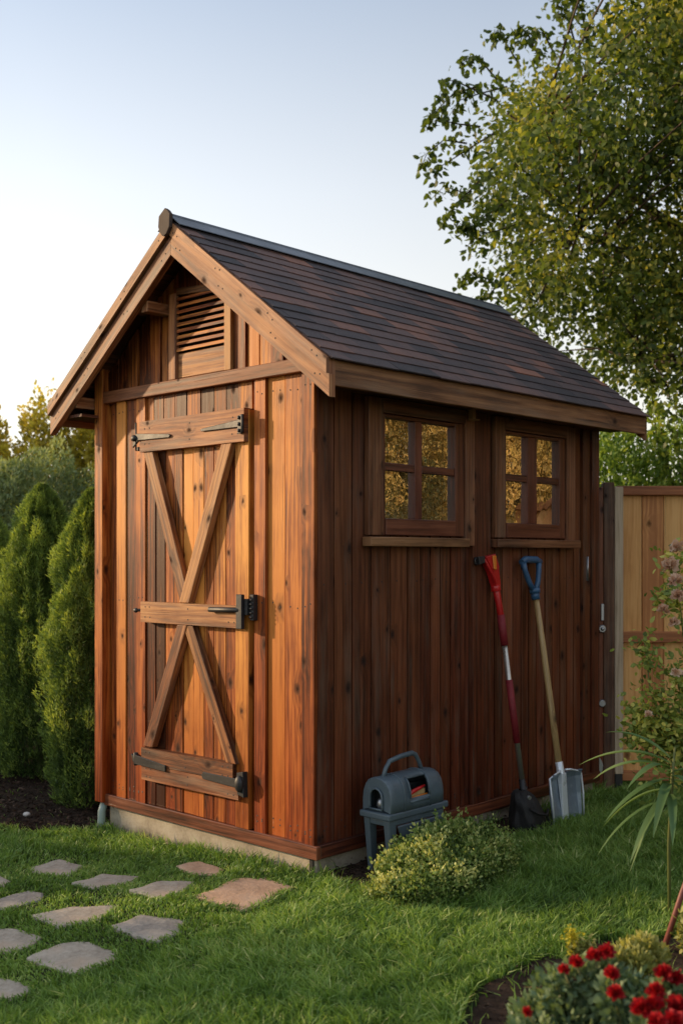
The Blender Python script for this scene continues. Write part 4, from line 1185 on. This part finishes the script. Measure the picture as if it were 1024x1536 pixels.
def blob_hedge(name, lab, cat, c, rad, count, L, W, mat, seed, group=None, droop=.2, bumps=.22, up=.6, trunk=True):
    """a mass of leaves over a lumpy dome"""
    z0 = float(ground_z(c[0], c[1]))
    t = thing(name, lab, cat, (c[0], c[1], z0), 0, group)
    if trunk:
        for k in range(3):
            a = k * 2.1 + seed; trunk_mesh('trunk', [(.1 * math.cos(a), .1 * math.sin(a), -.05), (.3 * rad[0] * math.cos(a), .3 * rad[1] * math.sin(a), rad[2] * .75)], [.05, .02], t)
    d = rand_dirs(count); d[:, 2] = np.abs(d[:, 2])
    P0 = d * np.array([rad[0], rad[1], rad[2]])
    s = 1.9 / max(rad[0], .6) * 1.6
    nn = np.array([mnoise.noise(Vector((q[0] * s + seed, q[1] * s, q[2] * s))) for q in P0])
    n2 = np.array([mnoise.noise(Vector((q[0] * s * 3.1, q[1] * s * 3.1 + seed, q[2] * s * 3.1))) for q in P0])
    n3 = np.array([mnoise.noise(Vector((q[0] * 7, q[1] * 7 + seed, q[2] * 7))) for q in P0])
    dep = rng.random(count) ** 2
    P = P0 * (1 + bumps * nn + bumps * .6 * n2 + .05 * n3 - .3 * dep)[:, None]
    P[:, 2] = np.maximum(P[:, 2], .02)
    D = d * .8 + np.array([0, 0, up]) + .7 * rng.normal(size=(count, 3)) - np.array([0, 0, droop])
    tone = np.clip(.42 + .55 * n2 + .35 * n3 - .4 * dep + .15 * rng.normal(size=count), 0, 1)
    leaves('foliage', P, D, rng.uniform(.7, 1.3, count) * L, rng.uniform(.7, 1.3, count) * W, tone, mat, t)
    return t
# behind on the left: rounded dark hedge with sun-caught shrubs above it
blob_hedge('clipped_hedge', 'broad rounded dark green hedge behind the thujas', 'hedge', (-3.1, 9.9), (2.2, .9, 2.42), 110000, .05, .013, M['leaf_mound'], 3.0, bumps=.1)
blob_hedge('clipped_hedge', 'rounded green hedge reaching behind the shed from the dark one', 'hedge', (-1.2, 10.4), (1.6, .8, 2.38), 40000, .05, .014, M['leaf_mound'], 6.0, bumps=.1)
for i, (x, y, r, h, s, lab) in enumerate(((-4.4, 12.6, 1.4, 3.2, 2, 'yellow lit leafy shrub behind the hedge at the left picture edge'),
                          (-2.9, 12.9, 1.3, 3.3, 4, 'tallest yellow lit leafy shrub behind the rounded hedge'),
                          (-1.6, 12.4, 1.2, 3.1, 7, 'yellow lit leafy shrub showing beneath the left eave'))):
    blob_hedge('golden_shrub', lab, 'shrub', (x, y), (r, 1.0, h), 50000, .055, .032, M['leaf_gold'], s, 'sunlit shrubs behind the hedge', bumps=.22)
# right of the shed, beyond the fence
for i, (x, y, r, h, s, lab) in enumerate(((2.3, 9.6, .95, 2.62, 11, 'dense green hedge plant beyond the fence nearest the shed eave'),
                          (3.4, 9.9, 1.0, 2.7, 14, 'dense green hedge plant beyond the fence at the right picture edge'),
                          (1.0, 10.6, 1.1, 2.45, 17, 'green hedge plant mostly hidden behind the shed back wall'))):
    blob_hedge('hedge_plant', lab, 'hedge', (x, y), (r, .8, h), 34000, .055, .02, M['leaf_hedge'], s, 'hedge beyond the fence', bumps=.14)

def twig_shrub(name, lab, cat, base, stems, mat, leafL, leafW, per, group=None, smat='bark', rad=.006):
    """stems: lists of points; leaves set along each"""
    t = thing(name, lab, cat, base, 0, group)
    P, D = [], []
    for st in stems:
        st = [Vector(p) for p in st]
        m = MB(); m.tube(st, [rad * (1 - .75 * i / (len(st) - 1)) for i in range(len(st))], 6); m.build('stem', M[smat], t)
        for k in range(per):
            u = random.uniform(.25, 1) * (len(st) - 1); i = min(int(u), len(st) - 2); f = u - i
            p = st[i].lerp(st[i + 1], f); P.append(p); d = Vector((random.gauss(0, 1), random.gauss(0, 1), random.gauss(.2, .7))); D.append(d.normalized())
    P = np.array([tuple(p) for p in P]); D = np.array([tuple(d) for d in D]); c = len(P)
    leaves('foliage', P + rng.normal(size=P.shape) * leafL * .3, D, rng.uniform(.6, 1.2, c) * leafL, rng.uniform(.6, 1.2, c) * leafW, rng.random(c), mat, t)
    return t
# loose sprigs above the hedge at the right edge
st = []
for k in range(7):
    a = random.uniform(-.5, .5); st.append([(random.uniform(-.3, .3), random.uniform(-.2, .2), 1.6), (a * .6, 0, 2.2), (a, random.uniform(-.2, .2), 2.55 + random.uniform(0, .45))])
twig_shrub('sprig_shrub', 'loose upright leafy sprigs rising above the hedge at the right edge', 'shrub', (2.85, 9.3, 0), st, M['leaf_hedge'], .075, .04, 90)

# big broadleaf tree on the right
def big_tree():
    base = Vector((4.9, 10.6, 0)); t = thing('broadleaf_tree', 'large leafy broadleaf tree overhanging the shed from the right', 'tree', base)
    fork = Vector((4.6, 10.2, 2.6)) - base
    OUT = [(890, -60), (870, 30), (820, 75), (755, 105), (710, 160), (680, 200), (675, 240), (712, 285), (735, 330), (725, 385), (715, 440), (755, 470), (800, 500), (840, 535), (900, 572), (1024, 585), (1300, 600), (1500, 430), (1560, 60), (1450, -260), (1150, -380), (930, -260)]
    px = rng.uniform(640, 1560, 9000); py = rng.uniform(-380, 600, 9000)
    k = poly_mask(OUT, px, py); px, py = px[k], py[k]
    cl = []
    for a, b in zip(px, py):
        edge = min(math.hypot(a - q[0], b - q[1]) for q in OUT)
        if a < 1100 and mnoise.noise(Vector((a * .013, b * .016, 9))) < (.16 if edge < 70 else -.12): continue
        dd = 9.6 + random.gauss(0, .75)
        p = at(a, b, dd) - base
        r = random.uniform(.18, .36)
        if all((p - c).length > .5 * (r + rr) for c, rr in cl):
            # sky gaps
            if mnoise.noise(Vector((a * .011, b * .011, 4))) < -.24 : continue
            cl.append((p, r))
        if len(cl) > 640: break
    # limbs
    limbs = []
    tgt = [at(760, 170, 9.4), at(830, 330, 9.2), at(1000, 120, 9.6), at(1020, 420, 9.3), at(1180, -120, 9.9), at(1300, 150, 10.2), at(1250, 430, 9.8), at(930, 540, 9.1), at(1400, -80, 10.8), at(1000, -150, 9.8)]
    m = MB(); m.tube([Vector((0, 0, -.1)), Vector((-.06, -.08, .9)), Vector((-.16, -.22, 1.8)), fork], [.24, .19, .165, .15], 12); m.build('trunk', M['bark'], t)
    for q in tgt:
        q = q - base; mid = fork.lerp(q, .5) + Vector((random.uniform(-.2, .2), random.uniform(-.3, .3), random.uniform(.15, .4)))
        q1 = fork.lerp(mid, .5) + Vector((0, 0, .12)); q2 = mid.lerp(q, .5) + Vector((0, 0, .08))
        pts = [fork, q1, mid, q2, q]
        m = MB(); m.tube(pts, [.085, .065, .045, .03, .012], 8); m.build('limb', M['bark'], t)
        limbs += [pts[i].lerp(pts[i + 1], f) for i in range(1, 4) for f in (0, .33, .66)]
    m = MB()
    P, D, T = [], [], []
    for c, r in cl:
        a = min(limbs, key=lambda l: (l - c).length)
        m.tube([a, a.lerp(c, .5) + Vector((0, 0, .06)), c], [.016, .010, .004], 5, cap=False)
        cnt = int(300 * (r / .3) ** 2)
        d = rand_dirs(cnt); rad_ = (rng.random(cnt) ** .45) * r * 1.25
        p = np.array(c) + d * rad_[:, None] * np.array([.95, .95, 1.3])
        P.append(p); D.append(d * .55 + rng.normal(size=(cnt, 3)) * .6 + np.array([0, 0, -.45]))
        T.append(np.clip(.36 + .4 * rng.normal() * .45 + .2 * rng.normal(size=cnt) + .2 * (p[:, 2] - c.z) / r, 0, 1))
    m.build('branches', M['bark'], t)
    P = np.concatenate(P); D = np.concatenate(D); T = np.concatenate(T); c = len(P)
    leaves('crown', P, D, rng.uniform(.042, .074, c), rng.uniform(.024, .042, c), T, M['leaf_tree'], t, curl=.18)
    # hanging outer twigs on the sky side
    tw = [[(745, 150), (690, 125), (668, 118), (655, 150)], [(720, 190), (680, 185), (650, 175), (640, 188)], [(700, 215), (665, 210), (640, 230), (632, 248)],
          [(740, 250), (700, 290), (665, 280), (645, 300)], [(720, 270), (690, 300), (672, 322), (664, 330)], [(745, 120), (720, 90), (704, 85), (690, 100)],
          [(860, 60), (850, 20), (835, 0), (838, 30)], [(880, 60), (870, 10), (855, -15), (860, 20)], [(780, 100), (755, 60), (745, 45), (735, 60)], [(720, 360), (700, 340), (690, 335), (684, 350)],
          [(760, 300), (735, 320), (715, 330), (705, 345)], [(735, 420), (710, 410), (697, 415), (690, 430)], [(810, 90), (790, 50), (780, 40), (770, 55)], [(960, 560), (985, 575), (1010, 580), (1024, 570)]]
    tw += [[(760, 130), (720, 140), (690, 150), (672, 175)], [(740, 200), (700, 225), (660, 250), (640, 262)], [(790, 330), (750, 345), (715, 352), (698, 372)], [(770, 400), (735, 440), (705, 450), (692, 462)], [(830, 80), (815, 50), (800, 45), (790, 62)], [(715, 130), (680, 140), (655, 165), (645, 185)]]
    P, D = [], []
    for q in tw:
        dd = 9.0 + random.uniform(-.2, .2)
        pts = [at(a, b, dd) - base for a, b in q]
        m = MB(); m.tube(pts, [.009, .006, .004, .002], 5); m.build('twig', M['bark'], t)
        for i in range(3):
            for f in np.linspace(0, 1, 10):
                p = pts[i].lerp(pts[i + 1], f)
                for _ in range(2): P.append((p.x + random.gauss(0, .03), p.y + random.gauss(0, .03), p.z + random.gauss(0, .03))); D.append((random.gauss(0, .7), random.gauss(0, .7), -.7 + random.gauss(0, .6)))
    c = len(P)
    leaves('outer_leaves', np.array(P), np.array(D), rng.uniform(.05, .078, c), rng.uniform(.034, .048, c), rng.uniform(.05, .55, c), M['leaf_tree'], t, curl=.2)
big_tree()

# sunlit trees to the right, out of frame: what the window glass mirrors
def round_tree(x, y, h, r, mat, lab, seed, count=110000):
    t = thing('garden_tree', lab, 'tree', (x, y, 0), 0, 'trees across the garden to the right')
    trunk_mesh('trunk', [(0, 0, -.1), (.05, .02, h * .3), (0, .05, h * .6)], [.12, .09, .04], t)
    d = rand_dirs(count); q = d * np.array([r, r, h * .5])
    nn = np.array([mnoise.noise(Vector((v[0] * 1.5 + seed, v[1] * 1.5, v[2] * 1.5))) for v in q])
    P = q * (1 + .3 * nn - .4 * rng.random(count) ** 2)[:, None] + np.array([0, 0, h * .52])
    leaves('crown', P, d + rng.normal(size=(count, 3)), rng.uniform(.022, .045, count), rng.uniform(.016, .03, count), np.clip(-.12 + .38 * P[:, 2] / 1.6 + .4 * nn + .22 * rng.normal(size=count), 0, 1), mat, t)  # tone rises with height: sunlit golden tops, darker feet painted into the leaves
for i, (x, y, h, r, mk) in enumerate(((6.3, 4.3, 3.6, 1.15, 'leaf_gold'), (6.6, 5.5, 4.3, 1.25, 'leaf_autumn'), (6.5, 6.7, 4.3, 1.25, 'leaf_autumn'), (5.6, 7.0, 4.2, 1.1, 'leaf_autumn'), (6.6, 8.3, 4.4, 1.3, 'leaf_autumn'), (6.2, 3.0, 3.4, 1.1, 'leaf_gold'))):
    round_tree(x, y, h, r, M[mk], 'copper leaved garden tree standing right of the lawn, out of frame' if mk == 'leaf_autumn' else 'golden leaved garden tree standing right of the lawn, out of frame', i * 3.3)

# unseen hedge added at far left to shade the lawn and door wall foot
for i, (x, y, h) in enumerate(((-6.6, 4.2, 1.5), (-6.5, 5.5, 1.75), (-6.7, 6.8, 1.55), (-6.6, 8.1, 1.8))):
    blob_hedge('hedge_plant', 'green hedge plant added at the far left for shade, out of frame', 'hedge', (x, y), (.75, .85, h), 12000, .075, .03, M['leaf_hedge'], 20 + i * 3, 'shade hedge added at the far left of the lawn', bumps=.16)

# low variegated shrub at the side wall
def low_shrub():
    p = shed_w(.37, -.45); t = thing('low_shrub', 'low spreading variegated shrub at the wall foot in front of the carry box', 'shrub', (p.x, p.y, float(ground_z(p.x, p.y))), SHED_ROT)
    clumps = [(-.43, -.06, .07, .10), (-.36, -.12, .10, .12), (-.30, .04, .14, .13), (-.2, -.02, .18, .14), (-.22, -.16, .10, .13), (-.08, .05, .22, .15), (-.08, -.12, .13, .14), (.06, .06, .24, .15), (.05, -.1, .14, .15),
              (.18, .06, .23, .15), (.2, -.08, .14, .14), (.32, .04, .17, .14), (.34, -.06, .10, .12), (.44, .03, .11, .12), (.53, .04, .07, .10), (-.14, .12, .23, .1), (.12, .12, .27, .1), (-.46, .02, .06, .08)]
    P, D, T = [], [], []
    m = MB()
    for (x, y, z, r) in clumps:
        x, z, r = x * .86 - .03, z * .44, r * .8
        m.tube([(x * .4, y * .4, -.02), (x * .8, y * .8, z * .6), (x, y, z)], [.008, .006, .003], 5)
        cnt = int(3600 * (r / .14) ** 2)
        d = rand_dirs(cnt); d[:, 2] = np.where(d[:, 2] < -.3, -d[:, 2], d[:, 2])
        spk = np.clip(np.array([mnoise.noise(Vector((v[0] * 7 + x * 31, v[1] * 7, v[2] * 7 + y * 17))) for v in d]), 0, 1)
        nn = np.array([mnoise.noise(Vector((v[0] * 2.6 + x * 9, v[1] * 2.6, v[2] * 2.6 + y * 7))) for v in d])
        dep = rng.random(cnt) ** 1.6
        q = np.array((x, y, z)) + d * (r * (1 + .3 * nn + .75 * spk - .55 * dep))[:, None]
        q[:, 2] = np.maximum(q[:, 2], .008)
        P.append(q); D.append(d + .8 * rng.normal(size=(cnt, 3)) + np.array([0, 0, .5]))
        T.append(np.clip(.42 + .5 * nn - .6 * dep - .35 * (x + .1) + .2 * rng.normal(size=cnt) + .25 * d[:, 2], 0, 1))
    m.build('stem', M['bark'], t)
    P = np.concatenate(P); c = len(P)
    leaves('foliage', P, np.concatenate(D), rng.uniform(.010, .020, c), rng.uniform(.007, .013, c), np.concatenate(T), M['leaf_shrub'], t)
low_shrub()

# strap leaved plant on the right
def strap_plant():
    base = Vector((1.27, 4.3, 0)); t = thing('strap_plant', 'plant with long arching strap leaves at the right edge in front of the fence', 'plant', (base.x, base.y, 0))
    m = MB(); m.tube([(0, 0, -.02), (.0, .01, .3), (.01, 0, .56), (.02, 0, .68)], [.007, .007, .007, .004], 8); m.build('stem', M['stem'], t)
    L = [((0, 0, .60), (-.16, .0, .66), (-.30, -.02, .56), .03), ((0, 0, .56), (-.14, -.05, .55), (-.27, -.08, .41), .028), ((0, 0, .52), (-.13, .06, .50), (-.24, .1, .34), .026),
         ((0, 0, .5), (-.10, -.08, .46), (-.19, -.14, .27), .027), ((0, 0, .62), (-.15, .05, .70), (-.34, .06, .60), .03), ((0, 0, .58), (.12, -.05, .64), (.26, -.08, .55), .03),
         ((0, 0, .55), (.1, .08, .55), (.24, .12, .42), .027), ((0, 0, .6), (-.09, -.08, .66), (-.2, -.14, .55), .03), ((0, 0, .57), (.05, -.12, .6), (.08, -.22, .44), .03), ((0, 0, .54), (-.05, -.1, .56), (-.12, -.2, .38), .03), ((0, 0, .5), (-.02, -.12, .5), (-.06, -.24, .36), .028),
         ((0, 0, .48), (-.16, .02, .44), (-.28, .0, .26), .022), ((0, 0, .64), (-.10, .08, .74), (-.22, .12, .72), .026), ((0, 0, .46), (-.08, -.02, .42), (-.16, -.02, .2), .024)]
    for a, b, c, wd in L:
        a, b, c = Vector(a), Vector(b), Vector(c); v, f, tn = [], [], []
        K = 10
        for i in range(K + 1):
            u = i / K; p = a * (1 - u) ** 2 + b * 2 * u * (1 - u) + c * u * u
            d = ((b - a) * (1 - u) + (c - b) * u).normalized(); s = d.cross(Vector((0, 0, 1)))
            s = s.normalized() if s.length > 1e-3 else Vector((1, 0, 0)); up_ = s.cross(d)
            w_ = wd * .68 * (min(1, .35 + u * 2.5)) * (1 - u ** 3) + .0005
            v += [tuple(p - s * w_ + up_ * w_ * .35), tuple(p), tuple(p + s * w_ + up_ * w_ * .35)]; q = random.uniform(-.05, .05); tn += [.5 + q, .3, .6 + q]
            if i: j = 3 * i; f += [(j - 3, j - 2, j + 1, j), (j - 2, j - 1, j + 2, j + 1)]
        sh_ = random.uniform(-.2, .25)
        np_mesh('leaf', np.array(v), np.array(f), np.array(tn) + sh_, M['leaf_strap'], t, True)
strap_plant()

# rose bush behind it, pale blossoms on its long stems
def rose():
    base = Vector((1.62, 4.9, 0)); rel = lambda px, py, d: at(px, py, d) - base
    t = thing('rose_bush', 'tall loose rose bush with pale pink blossoms at the right edge', 'rose bush', (base.x, base.y, 0))
    stems = [[(0, 0, 0), rel(1030, 1180, 4.9), rel(1000, 1090, 4.9), rel(975, 1040, 4.85), rel(966, 965, 4.85)],
             [(.02, 0, 0), rel(1045, 1150, 4.9), rel(1020, 1080, 4.9), rel(985, 1075, 4.9), rel(948, 1110, 4.9)],
             [(.03, 0, 0), rel(1060, 1100, 5), rel(1030, 1000, 5), rel(1018, 900, 5), rel(1008, 825, 5)],
             [(0, .02, 0), rel(1050, 1130, 5), rel(1010, 1110, 5), rel(970, 1100, 4.9), rel(950, 1060, 4.9)],
             [(.01, .01, 0), rel(1045, 1120, 4.8), rel(1025, 1060, 4.8), rel(1012, 1010, 4.8)],
             [(.05, .01, 0), rel(1085, 1080, 4.9), rel(1060, 960, 4.9), rel(1020, 880, 4.9), rel(998, 905, 4.9)]]
    P, D = [], []
    for st in stems:
        st = [Vector(p) for p in st]; m = MB(); m.tube(st, [.008 - .006 * i / (len(st) - 1) for i in range(len(st))], 6); m.build('stem', M['stem'], t)
        for k in range(110):
            u = random.uniform(.8, 1) ** .6 * (len(st) - 1) if random.random() < .3 else random.uniform(1, len(st) - 1); i = min(int(u), len(st) - 2)
            p = st[i].lerp(st[i + 1], u - i) + Vector((random.gauss(0, .03), random.gauss(0, .03), random.gauss(0, .03)))
            for _ in range(3): P.append(tuple(p + Vector((random.gauss(0, .018), random.gauss(0, .018), random.gauss(0, .018))))); D.append((random.gauss(0, 1), random.gauss(0, 1), random.gauss(0, .7)))
    for k in range(800):
        p = rel(random.gauss(1005, 26), random.gauss(1110, 38), 4.9 + random.gauss(0, .1)); P.append(tuple(p)); D.append((random.gauss(0, 1), random.gauss(0, 1), random.gauss(0, .7)))
    c = len(P)
    leaves('foliage', np.array(P), np.array(D), rng.uniform(.02, .042, c), rng.uniform(.012, .024, c), np.clip(rng.normal(.5, .28, c), 0, 1), M['leaf_rose'], t)
    for (a, b, d, r) in ((1020, 822, 5, .034), (1010, 850, 5, .042), (1018, 872, 4.95, .034), (1000, 915, 4.9, .026), (1022, 895, 4.95, .034), (1016, 935, 4.95, .026), (978, 1072, 4.85, .018), (1020, 1010, 4.9, .026)):
        flower_head(t, rel(a - 6, b, d - .22), r * 1.1, 'blossom', 'petal_pale', 60)
def flower_head(parent, c, r, name, mat, petals=70):
    d = rand_dirs(petals); d[:, 2] = np.where(d[:, 2] < -.35, -d[:, 2], d[:, 2])
    P = np.array(tuple(c)) + d * r * .35 * rng.random((petals, 1))
    leaves(name, P, d + .25 * rng.normal(size=(petals, 3)), rng.uniform(.55, .85, petals) * r, rng.uniform(.45, .7, petals) * r, rng.random(petals), M[mat], parent, curl=-.25)
rose()

# flower bed plants in the lower right corner, near the camera
def flowers():
    base = Vector((.72, 2.95, 0)); rel = lambda px, py, d: at(px, py, d) - base
    t = thing('flowering_plant', 'grey green plant with round deep red flowers in the lower right corner', 'flower plant', (base.x, base.y, 0))
    F = [(845, 1455, 3.05, .016), (858, 1466, 3.1, .013), (864, 1444, 3.05, .021), (891, 1435, 3.05, .022), (909, 1429, 3.05, .024), (917, 1462, 2.95, .021), (922, 1490, 2.85, .022), (790, 1519, 2.85, .014),
         (962, 1514, 2.75, .025), (983, 1488, 2.8, .023), (982, 1507, 2.75, .022), (996, 1462, 2.85, .024), (1013, 1468, 2.85, .022), (1014, 1510, 2.75, .026), (1010, 1534, 2.7, .026), (985, 1536, 2.68, .024)]
    F = [(a, b, d - .3, r * 1.05) for a, b, d, r in F]
    m = MB()
    for a, b, d, r in F:
        p = rel(a, b, d); q = Vector((p.x * .5 + .05, p.y * .5, .0))
        m.tube([q, q.lerp(p, .6) + Vector((0, 0, .02)), p], [.004, .0035, .003], 5)
    m.build('stems', M['stem'], t)
    for a, b, d, r in F: flower_head(t, rel(a, b, d), r, 'flower', 'petal_red', 110)
    P, D, T = [], [], []
    cl = [(830, 1500, 2.9, .07), (865, 1490, 2.9, .075), (800, 1530, 2.85, .06), (850, 1530, 2.8, .09), (900, 1500, 2.85, .07), (910, 1535, 2.8, .09), (950, 1530, 2.8, .07), (945, 1490, 2.9, .06), (875, 1460, 3.0, .04), (900, 1465, 2.95, .045), (1000, 1520, 2.75, .07), (1020, 1490, 2.8, .05), (970, 1570, 2.75, .1), (830, 1580, 2.8, .1), (900, 1590, 2.8, .1)]
    cl += [(a + random.uniform(-8, 8), b + 26, d + .03, .032) for a, b, d, r in F]
    for a, b, d, r in cl:
        c = rel(a, b, d); cnt = int(420 * (r / .07) ** 2); dd = rand_dirs(cnt)
        P.append(np.array(tuple(c)) + dd * (r * rng.random(cnt) ** .4)[:, None]); D.append(dd + np.array([0, 0, .5]) + .5 * rng.normal(size=(cnt, 3)))
        T.append(np.clip(.42 + .25 * dd[:, 2] + .2 * rng.normal(size=cnt) + random.uniform(-.15, .15), 0, 1))
    P = np.concatenate(P); c = len(P)
    leaves('foliage', P, np.concatenate(D), rng.uniform(.016, .032, c), rng.uniform(.009, .018, c), np.concatenate(T), M['leaf_grey'], t)
    m = MB(); p = rel(778, 1530, 2.85); flower_head(t, p, .014, 'faded_flower', 'dry', 40)
    # lime bush
    b2 = Vector((.83, 3.2, 0)); rel2 = lambda px, py, d: at(px, py, d) - b2
    t2 = thing('lime_plant', 'pale lime green leafy plant behind the red flowers', 'plant', (b2.x, b2.y, 0))
    P, D, T = [], [], []
    m = MB()
    for a, b, d, r in ((945, 1430, 3.2, .04), (965, 1422, 3.2, .04), (925, 1438, 3.15, .03), (980, 1440, 3.2, .035), (955, 1450, 3.15, .05), (905, 1448, 3.15, .025), (970, 1470, 3.15, .04), (940, 1470, 3.15, .035), (990, 1432, 3.25, .022), (912, 1440, 3.1, .02)):
        c = rel2(a, b, d); m.tube([(0, 0, 0), Vector(c) * .6, c], [.006, .005, .003], 5); cnt = int(260 * (r / .04) ** 2); dd = rand_dirs(cnt)
        P.append(np.array(tuple(c)) + dd * (r * rng.random(cnt) ** .4)[:, None]); D.append(dd + np.array([0, 0, .8])); T.append(np.clip(.5 + .3 * dd[:, 2] + .2 * rng.normal(size=cnt), 0, 1))
    m.build('stems', M['stem'], t2); P = np.concatenate(P); c = len(P)
    leaves('foliage', P, np.concatenate(D), rng.uniform(.012, .024, c), rng.uniform(.007, .013, c), np.concatenate(T), M['leaf_lime'], t2)
    b3 = Vector((.67, 3.25, 0)); rel3 = lambda px, py, d: at(px, py, d) - b3
    t3 = thing('goldenrod', 'single upright spray of bright yellow florets left of the lime plant', 'plant', (b3.x, b3.y, 0))
    m = MB(); m.tube([(0, 0, 0), rel3(862, 1470, 3.2), rel3(856, 1410, 3.2)], [.004, .003, .002], 5); m.tube([rel3(862, 1465, 3.2), rel3(875, 1425, 3.2)], [.003, .002], 5); m.build('stem', M['stem'], t3)
    P = np.array([tuple(rel3(random.gauss(857, 6), random.gauss(1403, 6), 3.2)) for _ in range(110)] + [tuple(rel3(random.gauss(858, 4), random.gauss(1425, 9), 3.2)) for _ in range(60)])
    leaves('florets', P, rand_dirs(len(P)), .010, .006, rng.random(len(P)), M['leaf_yellow'], t3)
    P = np.array([tuple(rel3(random.gauss(874, 8), random.gauss(1425, 9), 3.2)) for _ in range(160)])
    leaves('foliage', P, rand_dirs(len(P)) + np.array([0, 0, .6]), .02, .010, rng.random(len(P)), M['leaf_lime'], t3)
flowers()

# cane, dry leaf and a tuft
cb = on_ground(982, 1432, 0.02); ct = at(1060, 1235, 3.95)
m = MB(); v = ct - Vector((cb.x, cb.y, 0)); m.tube([(0, 0, -.05), v * .5 + Vector((.004, 0, 0)), v], [.0105, .0098, .009], 10)
o = m.build('garden_cane', M['cane']); o.location = (cb.x, cb.y, 0); tag(o, 'red brown cane stuck slanting in the soil at the right edge', 'cane')
q = on_ground(805, 1488, .03); a_ = np.array([[0, 0, 0.0]])
o = leaves('dry_leaf', a_, np.array([[-.75, .62, .1]]), .105, .02, np.array([.7]), M['dry'], up=np.array([[0, 0, 1.0]])); o.location = (q.x + .04, q.y - .05, .045); tag(o, 'long narrow dry tan leaf lying on the bare soil', 'leaf')
st = [[(0, 0, 0), (random.uniform(-.05, .05), random.uniform(-.05, .05), .08), (random.uniform(-.08, .08), random.uniform(-.08, .08), random.uniform(.1, .17))] for _ in range(8)]
q = on_ground(1026, 1445, 0); twig_shrub('small_plant', 'small yellow green plant cut by the right edge beyond the cane', 'plant', (q.x + .02, q.y, .01), st, M['leaf_lime'], .03, .012, 34, smat='stem', rad=.003)
